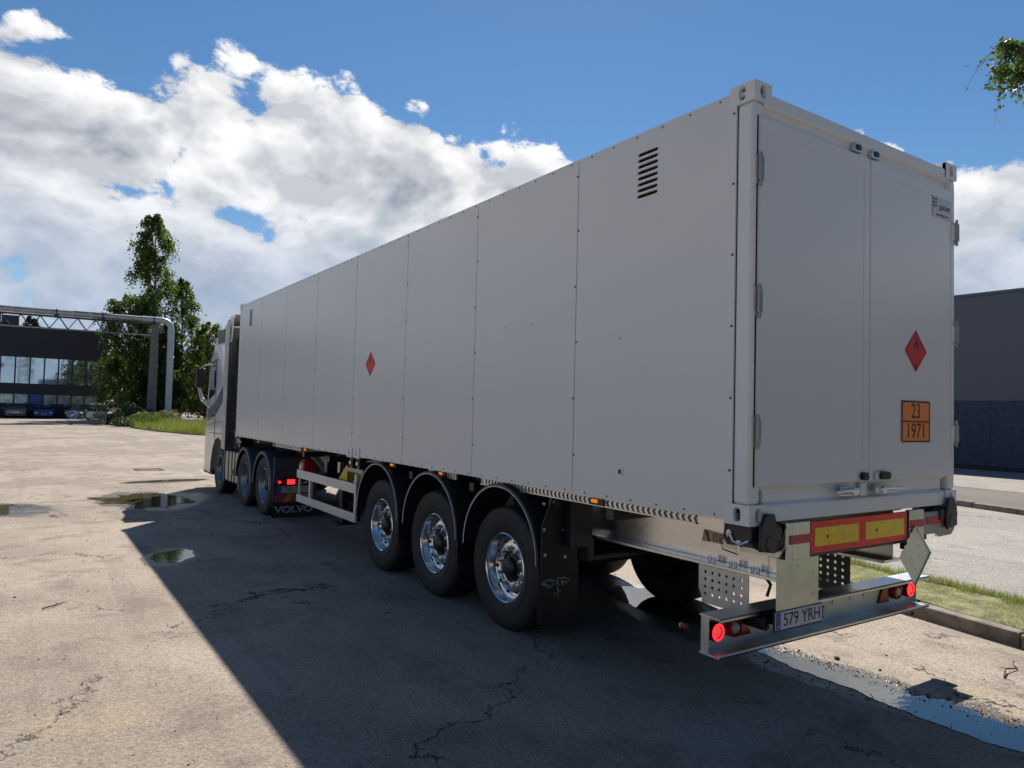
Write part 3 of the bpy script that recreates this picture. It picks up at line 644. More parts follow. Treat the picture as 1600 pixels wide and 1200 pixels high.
# fenders
for y in AX:
    for s, x0 in ((1, -.02), (-1, W + .02)):
        b = MB(); R0 = .605; c = (x0, y, .655); H = lambda p: [(r, s * h) for r, h in p]
        b.lathe(H([(R0 - .022, .0), (R0 - .004, .004), (R0, .02), (R0, .40), (R0 - .012, .40), (R0 - .012, .02), (R0 - .03, .008)]), c, 'x', 40, -.02, math.pi + .02)
        f = b.build('fender', mat('fender_plastic', (.018, .018, .020), .42, var=.2, scale=6), tr, ang=30)
        b = MB(); b.lathe(H([(R0 - .022, -.003), (R0 - .026, -.004), (R0 - .030, .001), (R0 - .025, .003)]), c, 'x', 40, -.0, math.pi + .0); b.build('fender_trim', WHITE, f)
        # rear skirt hanging behind the wheel
        yr = y - R0; MB().box((x0 + s * .012, yr - .004, .42 if y != AX[0] else .20), (x0 + s * .42, yr + .008, .67)).build('fender_skirt', PLAST, tr)
        b = MB(); b.box((x0 + s * .10, y - .05, 1.262), (x0 + s * .5, y + .0, 1.275)); b.box((x0 + s * .36, y - .28, .95), (x0 + s * .40, y + .28, 1.27)); b.build('fender_bracket', BLACK, tr)
        MB().box((x0 + s * .03, y - .03, 1.2605), (x0 + s * .04, y + .03, 1.2615)).build('fender_mark', WHITE, f)
# black back plate + mud flaps with emblem
for s, x0 in ((1, -.012), (-1, W + .012)):
    xa, xb = sorted((x0, x0 + s * .37))
    b = MB(); b.prism([(x0 if s > 0 else x0, .20), (x0, .98), (x0 + s * .10, 1.20), (x0 + s * .37, 1.23), (x0 + s * .37, .17)], 'y', 1.975, 1.985); fl = b.build('mud_flap', PLAST, tr, smooth=False)
    b = MB()
    for (x, z) in ((.005, .955), (.20, .94), (.02, .75), (.225, .72), (-.0, 1.16), (.10, 1.17)):
        xx_ = x if s > 0 else W - x; b.cyl((xx_, 1.975, z), .013, -.008, 'y', 12); b.cyl((xx_, 1.967, z), .007, -.006, 'y', 6)
    b.build('flap_bolt', BOLT, fl, kind='stuff')
    # line drawing of a maned animal head (traced strokes)
    em = MB(); O = (840, 800); sc_ = 7.5
    strokes = [[(40, 850), (45, 820), (90, 792), (130, 795), (185, 822)], [(60, 850), (90, 820), (130, 812), (180, 822)], [(40, 840), (75, 860), (85, 875), (110, 885), (120, 905), (150, 880), (185, 850)], [(60, 830), (85, 850), (120, 868)],
               [(195, 825), (210, 800), (235, 785), (260, 797), (300, 790), (330, 800), (370, 825), (345, 845), (310, 870), (295, 885)], [(212, 850), (225, 825), (240, 815), (240, 850), (215, 858), (212, 850)], [(215, 870), (232, 940), (250, 955), (270, 945), (278, 880), (270, 820)],
               [(275, 830), (300, 850), (320, 825)], [(240, 870), (248, 885)], [(240, 955), (235, 985), (225, 970)], [(190, 965), (205, 990), (182, 1025)], [(205, 990), (238, 1028)], [(280, 850), (310, 845)]]
    for st in strokes:
        pth = []
        for (u_, v_) in st:
            px = O[0] + u_ / sc_; pz = O[1] + v_ / sc_
            x = -.006 + (px - 845) * .0065; z = .53 - (pz - 911) * .0048 - (px - 845) * .00012
            pth.append(((x if s > 0 else W - x), 1.972, z))
        em.tube(pth, .0028, 4)
    em.build('flap_emblem', mat('silver_print', (.55, .55, .55), .4), fl)
# main beams: I sections
ZW0, ZW1 = .885, 1.235
for s, x0 in ((1, .60), (-1, W - .60)):
    b = MB(); b.box((x0 - .006, .15, ZW0), (x0 + .006, 8.35, ZW1)); b.box((x0 - .13, .145, ZW0 - .022), (x0 + .09, 8.35, ZW0)); b.box((x0 - .10, .145, ZW1), (x0 + .10, 8.35, ZW1 + .02))
    b.build('main_beam', ALU, tr, bevel=.003)
    if s > 0:
        b = MB(); b.box((x0 - .013, 2.36, ZW0), (x0 - .006, 2.38, ZW1)); b.box((x0 - .014, .30, ZW0), (x0 - .006, .312, ZW1)); b.build('web_weld', ALU, tr)
    # swan neck
    nk = [(8.35, .80), (8.35, 1.235), (12.0, 1.262), (12.0, 1.20), (10.6, 1.165), (9.9, 1.14), (9.3, 1.10), (8.9, 1.03), (8.62, .93), (8.5, .80)]
    b = MB(); b.prism(nk, 'x', x0 - .006, x0 + .006)
    low = [(12.0, 1.195), (10.6, 1.16), (9.9, 1.135), (9.3, 1.095), (8.9, 1.025), (8.62, .925), (8.5, .80)]
    for p, q in zip(low[:-1], low[1:]): b.prism([p, q, (q[0], q[1] - .018), (p[0], p[1] - .018)], 'x', x0 - .10 if s > 0 else x0 - .08, x0 + .08 if s > 0 else x0 + .10)
    b.build('swan_neck', BEIGE, tr)
    b = MB()
    for k, dy in enumerate((.62, .66, .80, .84, .98, 1.02)): b.cyl((x0 - s * .06, dy - .28, ZW0 - .03), .011, .06, 'z', 6)
    b.build('beam_bolt', BOLT, tr, kind='stuff')
    # perforated bracket
    b = MB(); y0, dy, z0, dz = .50, .062, .60, .052
    for i in range(6):
        for j in range(5):
            cy, cz = y0 + dy * (i + .5), z0 + dz * (j + .5); sl = .035 * (1 - j / 4)
            b.holed([(q[0] + (.0), q[1]) for q in rectring(cy, cz, dy / 2, dz / 2, 8, .7854)], oval(cy, cz, .0125, .0125, 8, 2, .7854), 'x', x0 + s * .012, x0 + s * .020)
    b.prism([(y0 - .03, .62), (y0, .60), (y0, .86), (y0 - .03, .86)], 'x', x0 + s * .012, x0 + s * .020); b.prism([(y0 + 6 * dy, .60), (y0 + 6 * dy + .03, .66), (y0 + 6 * dy + .03, .86), (y0 + 6 * dy, .86)], 'x', x0 + s * .012, x0 + s * .020)
    b.prism([(y0, .56), (y0 + 6 * dy, .56), (y0 + 6 * dy, .60), (y0, .60)], 'x', x0 + s * .012, x0 + s * .020)
    b.build('perforated_bracket', GALV if s > 0 else mat('grey_bracket', (.16, .16, .16), .5, .6), tr, smooth=False)
# perforated lashing rails just under the container
for s, x0 in ((1, .06), (-1, W - .06)):
    for (ya, yb) in ((.45, 3.05), (3.5, 4.1), (8.3, 9.7)):
        b = MB(); n = int((yb - ya) / .052)
        for i in range(n):
            y = ya + i * .052; b.prism([(y, ZB - .055), (y + .022, ZB - .055), (y + .040, ZB - .03), (y + .022, ZB - .008), (y, ZB - .008), (y + .018, ZB - .03)], 'x', x0, x0 + s * .006)
        b.box((x0, ya, ZB - .010), (x0 + s * .03, yb, ZB - .004)); b.box((x0 + s*.001, ya, ZB - .066), (x0 + s * .03, yb, ZB - .058))
        b.build('lashing_rail', GALV, tr, smooth=False, kind='stuff')
        MB().box((x0 + s * .012, ya, ZB - .060), (x0 + s * .017, yb, ZB - .010)).build('rail_back', mat('rail_shade', (.45, .44, .42), .45, .8), tr)
# cross members
b_c = []
for y in (1.3, 2.0, 3.27, 4.58, 5.95, 7.2, 8.3):
    b = MB(); b.box((.10, y - .04, 1.12), (W - .10, y + .04, ZB - .075)); b.build('cross_member', BLACK, tr)
for (x0, x1) in ((.60, W - .60),):
    b = MB(); b.box((x0, 5.92, 1.02), (x1, 6.08, 1.20)); b.build('cross_member', BLACK, tr)
# amber side lamps
for y, z in ((1.40, 1.262), (3.78, 1.262), (8.04, 1.262), (4.95, 1.262)):
    for s, x0 in ((1, .045), (-1, W - .045)):
        b = MB(); b.box((x0 - s * .018, y - .034, z - .028), (x0, y + .034, z + .0)); b.build('amber_side_lamp', AMBER, tr, bevel=.008)
        MB().box((x0, y - .085, z - .045), (x0 + s * .02, y + .07, z + .002)).build('lamp_bracket', BLACK, tr)
# middle twist locks and container supports
for s, xo in ((1, .0), (-1, W)):
    for y in (5.91, 6.14):
        b = MB(); b.box((xo + s * .01, y - .075, 1.235), (xo + s * .18, y + .075, ZB - .014)); b.box((xo + s * .02, y - .045, 1.12), (xo + s * .12, y + .045, 1.235)); l = b.build('twist_lock', BLACK, tr, bevel=.006)
        b = MB(); b.cyl((xo - s * .0, y, 1.19), .028, s * .03, 'x', 12); b.box((xo - s * .002, y - .05, 1.185), (xo + s * .01, y + .02, 1.205)); b.build('lock_handle', BOLT, l)
    b = MB(); b.box((xo + s * .03, 5.78, 1.07), (xo + s * .55, 6.30, 1.12)); b.build('support_beam', BEIGE, tr)
# yellow wheel chocks in their holder
for s, xo in ((1, .08), (-1, W - .08)):
    for y in (6.12, 6.62):
        b = MB(); b.prism([(y - .20, .84), (y + .22, .84), (y - .16, 1.13), (y - .20, 1.13)], 'x', xo, xo + s * .012)
        b.prism([(y - .20, .84), (y + .22, .84), (y - .16, 1.13), (y - .20, 1.13)], 'x', xo + s * .16, xo + s * .172)
        for k in range(5):
            yy_ = y - .18 + k * .07; zt = 1.12 - max(0, (yy_ - y + .16)) * .75; b.box((xo + s * .012, yy_, .85), (xo + s * .16, yy_ + .012, max(.88, zt)))
        b.build('wheel_chock', YEL, tr)
    b = MB(); b.box((xo + s * .0, 5.88, .80), (xo + s * .20, 6.86, .835)); b.build('chock_holder', BLACK, tr)
# side guards
for s, xo in ((1, 0), (-1, W)):
    xa, xb = xo, xo + s * .028
    for z0, z1 in ((.815, .935), (.455, .565)):
        b = MB(); b.box((xa, 5.91, z0), (xb, 8.26, z1)); b.box((xa - s * .003, 5.91, z0 + .035), (xa, 8.26, z0 + .045)); b.box((xa - s * .003, 5.91, z1 - .045), (xa, 8.26, z1 - .035)); b.build('guard_rail', GUARD, tr, bevel=.004)
    for y0, y1 in ((5.97, 6.03), (8.10, 8.26), (7.72, 7.78)):
        if y0 > 8: b = MB().box((xa + s * .03, 8.235, .455), (xb + s * .03, 8.262, .935)); b.build('guard_post', GUARD, tr)
        else: MB().box((xb, y0, .455), (xb + s * .04, y1, .935 if y0 > 7 else 1.05)).build('guard_post', GUARD, tr)
    MB().box((xb, 5.915, .47), (xb + s * .05, 5.96, .93)).build('guard_end', BLACK, tr)
    for y in (6.0, 7.75): MB().box((xb + s * .04, y - .025, .86), (x0 if False else xo + s * .6, y + .025, .91)).build('guard_bracket', BLACK, tr)
# landing gear, tool box, extinguisher
for x in (.52, W - .52):
    b = MB(); b.box((x - .06, 7.55, .42), (x + .06, 7.69, 1.18)); b.box((x - .045, 7.565, .20), (x + .045, 7.675, .45)); b.box((x - .14, 7.47, .17), (x + .14, 7.77, .20)); b.build('landing_leg', BLACK, tr, bevel=.004)
    b = MB(); b.tube([(x, 7.5, .92), (x - .0, 6.95, .55) if False else (x, 7.95, .52)], .028, 10); b.build('leg_brace', GALV, tr)
MB().box((.30, 7.78, .80), (.46, 7.92, 1.17)).build('control_box', BLACK, tr, bevel=.006); MB().box((.295, 7.80, .92), (.30, 7.90, 1.12)).build('control_panel', mat('pale_label', (.30, .30, .30), .5), tr)
MB().box((.58, 6.2, .86), (.592, 7.45, 1.18)).build('web_plate', mat('dull_alu_plate', (.36, .35, .33), .38, .6, var=.1, bump=.002, bscale=5), tr)
b = MB(); b.cyl((.95, 6.3, .72), .13, 1.1, 'y', 20); b.build('air_tank', BLACK, tr); b = MB(); b.cyl((1.4, 6.3, .72), .13, 1.1, 'y', 20); b.build('air_tank', mat('blue_grey_tank', (.07, .09, .12), .4), tr)
b = MB(); b.box((.10, 8.28, .78), (.30, 8.48, 1.04)); b.box((.13, 8.30, 1.04), (.28, 8.46, 1.075)); eb = b.build('extinguisher_box', RED, tr, bevel=.02); MB().box((.094, 8.36, .93), (.10, 8.46, .99)).build('box_label', WHITE, eb)
# rear end: crossmember, boards, plates
b = MB(); b.box((.38, .02, 1.03), (2.06, .14, 1.225)); b.build('end_beam', BLACK, tr, bevel=.004)
for x0, x1 in ((.395, .575), (1.755, 1.955)): MB().box((x0, -.012, 1.035), (x1, .02, 1.262)).build('end_plate', GREENSTEEL, tr, bevel=.003)
for x0 in (.580, 1.147):
    x1 = x0 + .563; b = MB(); b.box((x0, -.014, 1.060), (x1, -.006, 1.255)); mb = b.build('marker_board', REDREF, tr, smooth=False)
    MB().box((x0 + .040, -.0165, 1.100), (x1 - .040, -.0142, 1.215)).build('board_panel', YELREF, mb, smooth=False)
    b = MB(); b.cyl(((x0 + x1) / 2 - .11, -.0168, 1.155), .012, -.002, 'y', 10); b.build('board_screw', mat('rusty_screw', (.2, .1, .03), .6), mb)
for x0, x1, z0 in ((.372, .578, 1.132), (1.715 + .04, 1.945, 1.138), (1.985, 2.255, 1.145)): MB().box((x0, -.0165, z0), (x1, -.0125, z0 + .052)).build('reflective_tape', REDTAPE, tr, smooth=False)
b = MB(); b.prism([(1.96, 1.235), (2.43, 1.235), (2.465, 1.20), (2.40, 1.08), (2.36, 1.05), (2.18, 1.045), (2.12, 1.075), (1.96, 1.075)], 'y', -.012, .02); b.build('end_outrigger', mat('dull_steel', (.30, .30, .29), .45, .7, var=.15), tr, bevel=.004)
b = MB(); [b.cyl((x, -.013, z), .014, -.008, 'y', 10) for x, z in ((2.36, 1.19), (2.32, 1.10))]; b.build('outrigger_bolt', BOLT, tr, kind='stuff')
# left outrigger assembly
b = MB(); b.prism([(.416, 1.224), (-.03, 1.250), (.0, 1.13), (.03, 1.086), (.40, 1.075), (.43, 1.12)], 'x', .30, .312); b.build('lock_bracket', BLACK, tr, smooth=False)
b = MB(); b.prism([(.45, 1.25), (-.012, 1.262), (-.008, 1.12), (.04, 1.045), (.45, 1.04)], 'x', .330, .345); b.box((.345, -.010, 1.035), (.394, .0, 1.26)); b.build('side_plate', GREENSTEEL, tr)
b = MB()
for y, z in ((.011, 1.212), (.045, 1.115), (.379, 1.14)): b.cyl((.30, y, z), .022, -.006, 'x', 16); b.cyl((.294, y, z), .012, -.014, 'x', 6)
b.build('bracket_bolt', BOLT, tr)
for s, xo in ((1, 0), (-1, W)):
    b = MB(); b.box((xo + s * .02, .0, 1.165), (xo + s * .298, .17, ZB - .016)); b.prism([(xo + s * .05, 1.12), (xo + s * .20, 1.10), (xo + s * .215, 1.20), (xo + s * .185, 1.33), (xo + s * .10, 1.335), (xo + s * .055, 1.26)], 'y', -.045, -.022); b.cyl((xo + s * .14, -.05, 1.16), .05, .10, 'y', 14); b.box((xo + s * .19, -.03, 1.17), (xo + s * .27, .05, 1.25)); l = b.build('twist_lock', BLACK, tr, bevel=.008)
    b = MB(); b.cyl((xo + s * .01, .15, 1.205), .020, s * .02, 'x', 16); b.tube([(xo + s * .015, .15, 1.21), (xo + s * .015, .12, 1.16), (xo + s * .02, .07, 1.145), (xo + s * .03, .02, 1.172)], .013, 8); b.cyl((xo + s * .03, .09, 1.10), .02, .07, 'z', 10); b.build('lock_handle', BOLT, l)
    b = MB(); b.tube([(xo + s * .02, .16, 1.20), (xo + s * .02, .22, 1.15), (xo + s * .02, .20, 1.10), (xo + s * .03, .10, 1.085)], .004, 6); b.build('lock_cable', BLACK, l)
# maker lettering on beam
lg = MB().prism([(.86, 1.005), (.60, 1.0), (.60, 1.075), (.82, 1.085)], 'x', .5925, .5938).build('maker_sticker', mat('sticker_white', (.50, .47, .40), .5), tr, smooth=False)
text('BER', 'lettering', mat('red_print', (.50, .03, .03), .5), lg, (.5915, .685, 1.035), (0, -1, -.06), (0, 0, 1), .085, 1.15)
b = MB()
for k in range(3): b.prism([(.86 - k * .022, 1.0), (.85 - k * .022, 1.0), (.83 - k * .022, 1.085), (.84 - k * .022, 1.085)], 'x', .590, .592)
b.build('logo_stripe', YEL, lg, smooth=False); MB().prism([(.80, 1.005), (.785, 1.005), (.815, 1.085), (.83, 1.085)], 'x', .590, .592).build('logo_stripe', INK, lg, smooth=False)
# square steel plate and hanging diamond holder
b = MB(); b.box((.402, .100, .700), (.838, .104, 1.028)); b.box((.834, .106, .700), (.838, .15, 1.028)); sp = b.build('steel_plate', GREENSTEEL, tr, smooth=False)
b = MB(); [b.cyl((x, .100, z), .006, -.004, 'y', 8) for x, z in ((.62, 1.00), (.78, .90), (.62, .96), (.78, .77))]; b.build('plate_rivet', BOLT, sp, kind='stuff')
b = MB(); b.prism([(1.805, 1.15), (2.012, .945), (1.805, .738), (1.600, .945), (1.62, .965), (1.625, .985), (1.66, 1.0), (1.66, 1.02), (1.69, 1.03), (1.70, 1.05), (1.69, 1.06), (1.73, 1.08), (1.73, 1.10), (1.77, 1.115), (1.77, 1.125)], 'y', -.026, -.0225)
b.prism([(1.805, 1.15), (2.012, .945), (1.805, .738), (1.812, .738), (2.022, .945), (1.812, 1.155)], 'y', -.032, -.022); dp = b.build('diamond_plate', GREENSTEEL, tr, smooth=False)
b = MB(); [b.cyl((x, -.026, z), .005, -.003, 'y', 8) for x, z in ((1.75, .93), (1.86, .93), (1.80, .85), (1.86, 1.0))]; b.build('plate_rivet', BOLT, dp, kind='stuff')
MB().box((1.76, .02, .98), (1.86, .06, 1.06)).build('plate_hanger', BLACK, tr)
# bumper channel
b = MB(); b.box((.002, .335, .462), (W - .002, .343, .678)); b.build('bumper_web', mat('bumper_web_metal', (.62, .64, .58), .5, .75, var=.08), tr); b = MB(); b.box((-.01, .19, .678), (W + .01, .345, .690)); b.box((-.01, .19, .450), (W + .01, .345, .462)); b.box((-.01, .19, .664), (W + .01, .194, .6895)); b.box((-.01, .19, .4505), (W + .01, .194, .474))
bp = b.build('rear_bumper', GALV, tr, bevel=.002)
for x in (.0, W - .008): MB().box((x, .285, .464), (x + .008, .333, .676)).build('bumper_end', GALV, bp)
b = MB(); [b.cyl((x, .334, .585), .012, -.006, 'y', 10) for x in (1.38, 1.60, 1.78)]; b.build('bumper_bolt', BOLT, bp, kind='stuff')
RING = mat('lamp_rim', (.10, .005, .008), .25)
def lamp(x, lit):
    c = (x, .334, .575); b = MB(); b.lathe([(.060, 0), (.060, -.035), (.054, -.05), (.046, -.052), (.046, -.04), (.001, -.04)], c, 'y', 32); l = b.build('rear_lamp', RING if lit else LENSRED, tr)
    if lit:
        for k in range(12):
            a0 = 2 * math.pi * k / 12 + .03; a1 = a0 + .46; n = 4; P_ = [(x + .052 * math.cos(a0 + (a1 - a0) * i / n), .575 + .052 * math.sin(a0 + (a1 - a0) * i / n)) for i in range(n + 1)] + [(x + .039 * math.cos(a1 - (a1 - a0) * i / n), .575 + .039 * math.sin(a1 - (a1 - a0) * i / n)) for i in range(n + 1)]
            MB().prism(P_, 'y', .278, .2835).build('lamp_segment', LAMPRED, l, smooth=False)
        b = MB(); b.lathe([(.037, -.043), (.03, -.05), (.001, -.054)], c, 'y', 24); b.build('lamp_lens', mat('pink_lens', (.5, .12, .13), .15, emit=(1, .05, .05), es=.5), l)
    else:
        b = MB(); b.lathe([(.036, -.042), (.028, -.052), (.001, -.055)], c, 'y', 24); b.build('lamp_lens', LENSCLR, l)
for x, lit in ((.088, True), (.262, False), (2.176, False), (2.35, True)): lamp(x, lit)
for x, fl in ((.375, 1), (2.03, 1)):
    b = MB(); b.prism([(x - .075, .505), (x + .075, .505), (x, .655)], 'y', .318, .334); t0 = b.build('triangle_reflector', LENSRED, tr, bevel=.003)
# number plate
b = MB(); b.box((.385, .090, .590), (.865, .096, .698)); npb = b.build('number_plate', PLATEW, tr, smooth=False)
MB().box((.377, .096, .578), (.875, .1055, .702)).build('plate_holder', PLAST, npb); MB().box((.388, .0878, .593), (.430, .090, .695)).build('country_band', EUBLUE, npb, smooth=False)
MB().box((.45, .106, .60), (.80, .334, .63)).build('plate_stay', PLAST, npb)
text('579 YRH', 'lettering', INK, npb, (.653, .0888, .643), (1, 0, 0), (0, 0, 1), .112, .94); text('EST', 'lettering', WHITE, npb, (.409, .0872, .609), (1, 0, 0), (0, 0, 1), .020, .9)
b = MB(); [b.cyl((.409 + .012 * math.cos(a), .0877, .664 + .012 * math.sin(a)), .0022, -.0006, 'y', 5) for a in np.linspace(0, 6.283, 13)[:-1]]; b.build('country_stars', YEL, npb, kind='stuff')
for x in (.395, .985):
    b = MB(); b.prism(oval(x, .612, .026, .042, 20, 3), 'y', .16, .334); l = b.build('plate_lamp', PLAST, tr, bevel=.006); 
    b = MB(); b.cyl((x + .006, .156, .628), .014, .006, 'y', 12); b.cyl((x + .006, .156, .598), .014, .006, 'y', 12); b.build('lamp_lens', LENSCLR if x > .9 else BLACK, l)
for x0, s in ((0, -1), (W, 1)):
    b = MB(); b.tube([(x0 + s * .0, .42, .60), (x0 + s * .045, .42, .60)], .014, 8); b.build('marker_arm', BLACK, tr)
    MB().box((x0 + s * .045, .40, .582), (x0 + s * .075, .44, .618)).build('end_marker_lamp', LENSRED, tr, bevel=.008); MB().box((x0 + s * .045, .44, .584), (x0 + s * .075, .455, .616)).build('end_marker_lens', LENSCLR, tr, bevel=.006)
b = MB(); b.tube([(.68, .42, .86), (.70, .36, .78), (.69, .38, .70)], .012, 6); b.build('cable', BLACK, tr)
# underbody clutter
MB().box((.75, 1.2, .95), (1.65, 1.75, 1.15)).build('valve_box', BLACK, tr, bevel=.02)
b = MB()
for k in range(6): x = .75 + k * .12; b.tube([(x, .3, 1.12), (x + .05, 1.2, 1.05), (x, 2.2, 1.0), (x + .1, 3.5, 1.08), (x, 5.5, 1.1)], .012, 6)
b.build('air_hose', BLACK, tr, kind='stuff')
MB().box((.606, 1.55, .90), (.80, 2.0, 1.20)).build('suspension_bracket', BLACK, tr)
MB().box((.22, 1.9, .80), (.45, 1.96, 1.2)).build('suspension_bracket', BLACK, tr)

# ------------------------------------------------------------------ tractor
tu = thing('tractor_unit', (W / 2, 12.5, 0), 'beige silver tractor cab with dark side stripe pulling the container trailer', 'truck')
prof = [(13.07, .98), (13.07, 3.55), (13.75, 3.62), (14.25, 3.52), (14.52, 3.28), (14.80, 2.95), (15.02, 2.60), (15.14, 1.95), (15.22, 1.45), (15.24, .95), (15.20, .40), (14.50, .38), (14.46, .62), (14.30, .92), (14.02, 1.13), (13.70, 1.19), (13.40, 1.12), (13.20, 1.0)]
secs = [(.0, .20, .06), (.03, .13, .03), (.12, .05, .01), (.40, .0, .0), (W / 2, -.03, 0)]
secs = secs + [(W - x, a, z) for x, a, z in reversed(secs[:-1])]
b = MB(); n = len(prof)
for (x, dy, dz) in secs:
    for (y, z) in prof:
        fy = max(0, min(1, (y - 14.0) / .9)); fz = max(0, min(1, (z - 2.9) / .6)); b.v.append((x, y - dy * fy, z - dz * fz - dy * .6 * fz * fz * (1 if y > 13.5 else 0)))
for k in range(len(secs) - 1):
    for i in range(n): j = (i + 1) % n; b.f.append((k * n + i, k * n + j, (k + 1) * n + j, (k + 1) * n + i))
b.f.append(tuple(range(n))); b.f.append(tuple(range(len(secs) * n - 1, (len(secs) - 1) * n - 1, -1)))
cab = b.build('cab', CABP, tu, ang=38)
for s, xo in ((1, 0), (-1, W)):
    X_ = lambda a, b_: (xo - s * a, xo - s * b_)
    b = MB(); b.prism([(14.79, 1.98), (14.76, 2.45), (14.60, 2.74), (14.18, 2.80), (14.13, 2.30), (14.22, 2.12)], 'x', *X_(.006, -.01)); b.build('door_window', GLASS, cab, smooth=False)
    b = MB(); b.prism([(14.86, 1.50), (14.88, 1.78), (14.2, 1.92), (13.36, 2.32), (13.36, 1.96), (14.1, 1.64)], 'x', *X_(.005, -.01)); b.build('side_stripe', CABST, cab, smooth=False)
    b = MB(); b.prism([(13.47, 3.22), (14.05, 3.22), (14.05, 3.40), (13.95, 3.50), (13.47, 3.50)], 'x', *X_(.012, -.03)); b.build('roof_side_panel', CABDK, cab)
    b = MB(); b.prism([(14.12, 2.84), (14.72, 2.76), (14.72, 2.80), (14.12, 2.90)], 'x', *X_(.012, -.01)); b.prism([(14.10, 1.15), (14.13, 2.84), (14.115, 2.84), (14.085, 1.15)], 'x', *X_(.007, -.01)); b.prism([(13.40, 1.55), (14.85, 1.42), (14.85, 1.41), (13.40, 1.535)], 'x', *X_(.007, -.01)); b.prism([(13.45, 1.28), (14.6, 1.26), (14.6, 1.25), (13.45, 1.265)], 'x', *X_(.007, -.01)); b.build('door_seam', CABDK, cab, smooth=False)
    b = MB(); b.prism([(14.30, 1.62), (14.50, 1.60), (14.50, 1.64), (14.30, 1.66)], 'x', *X_(.03, .0)); b.build('door_handle', CABDK, cab)
    # vertical side deflector
    b = MB(); b.prism([(13.30, .98), (13.28, 3.40), (13.10, 3.66), (13.00, 3.66), (12.98, .96)], 'x', *X_(.030, .004)); b.build('side_deflector', mat('deflector_paint', (.52, .50, .46), .35, .0), cab, bevel=.008)
    b = MB(); b.prism([(13.75, 3.50), (13.10, 3.74), (12.78, 3.74), (12.78, 3.70), (12.92, 3.66), (12.99, 3.25), (13.2, 3.25)], 'x', *X_(-.03, -.05)); b.build('roof_deflector_side', CABP, cab)
    b = MB(); b.box((xo + s * .02, 13.0, 1.0), (xo + s * .06, 13.06, 3.2)); b.build('back_seal', CABDK, cab)
    # mirror
    mx = xo - s * .20; b = MB(); b.box((mx - .095, 14.72, 2.27), (mx + .095, 14.84, 2.70)); mr = b.build('mirror_housing', PLAST, tu, bevel=.03)
    b = MB(); b.box((mx - .08, 14.712, 2.29), (mx + .08, 14.72, 2.68)); b.build('mirror_glass', mat('mirror_glass', (.03, .03, .035), .08, .0), mr)
    for pth, rr in (([(xo + s * .02, 14.55, 2.80), (xo - s * .10, 14.72, 2.78), (mx, 14.80, 2.70)], [.028, .02, .018]), ([(xo + s * .02, 14.70, 1.88), (xo - s * .14, 14.78, 2.02), (mx, 14.80, 2.26)], [.04, .024, .016]), ([(xo + s * .02, 14.62, 1.80), (xo - s * .18, 14.74, 1.98), (mx - s * .04, 14.8, 2.26)], [.026, .018, .014])):
        b = MB(); b.tube(pth, rr, 8); b.build('mirror_arm', CABP, tu)
b = MB(); b.prism([(13.8, 3.56), (13.10, 3.76), (12.78, 3.76), (12.78, 3.745), (13.10, 3.735), (13.8, 3.54)], 'x', .06, W - .06); b.build('roof_deflector', CABP, cab)
b = MB(); b.box((.07, 13.02, 1.0), (W - .07, 13.066, 3.5)); bw = b.build('cab_back_wall', CABDK, tu)
for z in (2.55, 1.86, 1.70, 1.55, 1.32): MB().box((.07, 13.0, z), (W - .07, 13.02, z + .03)).build('back_rail', mat('mid_grey_trim', (.14, .14, .14), .5), bw)
MB().box((.15, 12.75, 1.0), (.42, 13.0, 3.3)).build('intake_stack', CABDK, tu, bevel=.02)
b = MB(); b.prism([(15.12, 2.0), (14.99, 2.62), (14.76, 2.98), (14.74, 2.96), (14.95, 2.6), (15.08, 2.0)], 'x', .22, W - .22); b.build('windscreen', GLASS, cab)
for y in (10.19, 11.47): 
    wheel(.02, y, 1, tu, 'drive', R=.515, wd=.32); wheel(W - .02, y, -1, tu, 'drive', R=.515, wd=.32)
wheel(.05, 13.72, 1, tu, 'drive', R=.515, wd=.32); wheel(W - .05, 13.72, -1, tu, 'drive', R=.515, wd=.32)
for s, xo in ((1, 0), (-1, W)):
    for y in (10.19, 11.47):
        b = MB(); R0 = .60; c = (xo - s * .01, y, .50); b.lathe([(r, s * h) for r, h in [(R0 - .06, .0), (R0 - .005, .002), (R0, .015), (R0, .55), (R0 - .012, .55), (R0 - .012, .02), (R0 - .06, .012)]], c, 'x', 36, -.0, math.pi); b.build('rear_fender', FENDB if y < 11 else FENDB, tu, ang=30)
        MB().box((xo + s * .0, y - R0 - .002, .22), (xo + s * .55, y - R0 + .012, .5)).build('fender_skirt', FENDB, tu)
    # flat tank / steps
    b = MB(); b.prism([(12.02, .38), (12.02, .90), (12.06, .95), (13.06, .95), (13.10, .90), (13.10, .38), (13.06, .33), (12.06, .33)], 'x', *sorted((xo + s * .03, xo + s * .65))); tk = b.build('fuel_tank', TANK, tu, bevel=.03)
    for y in (12.28, 12.52, 12.80): MB().box((xo + s * .018, y - .022, .34), (xo + s * .63, y + .022, .962)).build('tank_strap', mat('strap_dark', (.10, .10, .10), .5, .3), tk, bevel=.004)
    MB().box((xo + s * .01, 12.36, .50), (xo + s * .03, 12.46, .60)).build('tank_cap', BLACK, tk, bevel=.006)
    MB().box((xo + s * .02, 13.12, .30), (xo + s * .30, 13.17, .95)).build('front_fender_flap', mat('blue_side', (.03, .045, .08), .4), tu)
    MB().box((xo + s * .02, 14.3, .34), (xo + s * .3, 15.15, .42)).build('front_step', PLAST, tu)
    MB().box((xo + s * .70, 9.50, .78), (xo + s * .78, 14.9, 1.02)).build('chassis_rail', BLACK, tu)
MB().box((.78, 9.85, 1.02), (W - .78, 11.6, 1.06)).build('deck_plate', BLACK, tu)
b = MB(); b.cyl((W / 2, 10.85, 1.06), .48, .10, 'z', 32); b.build('fifth_wheel', BLACK, tu)
for x in (.34, W - .34): pass
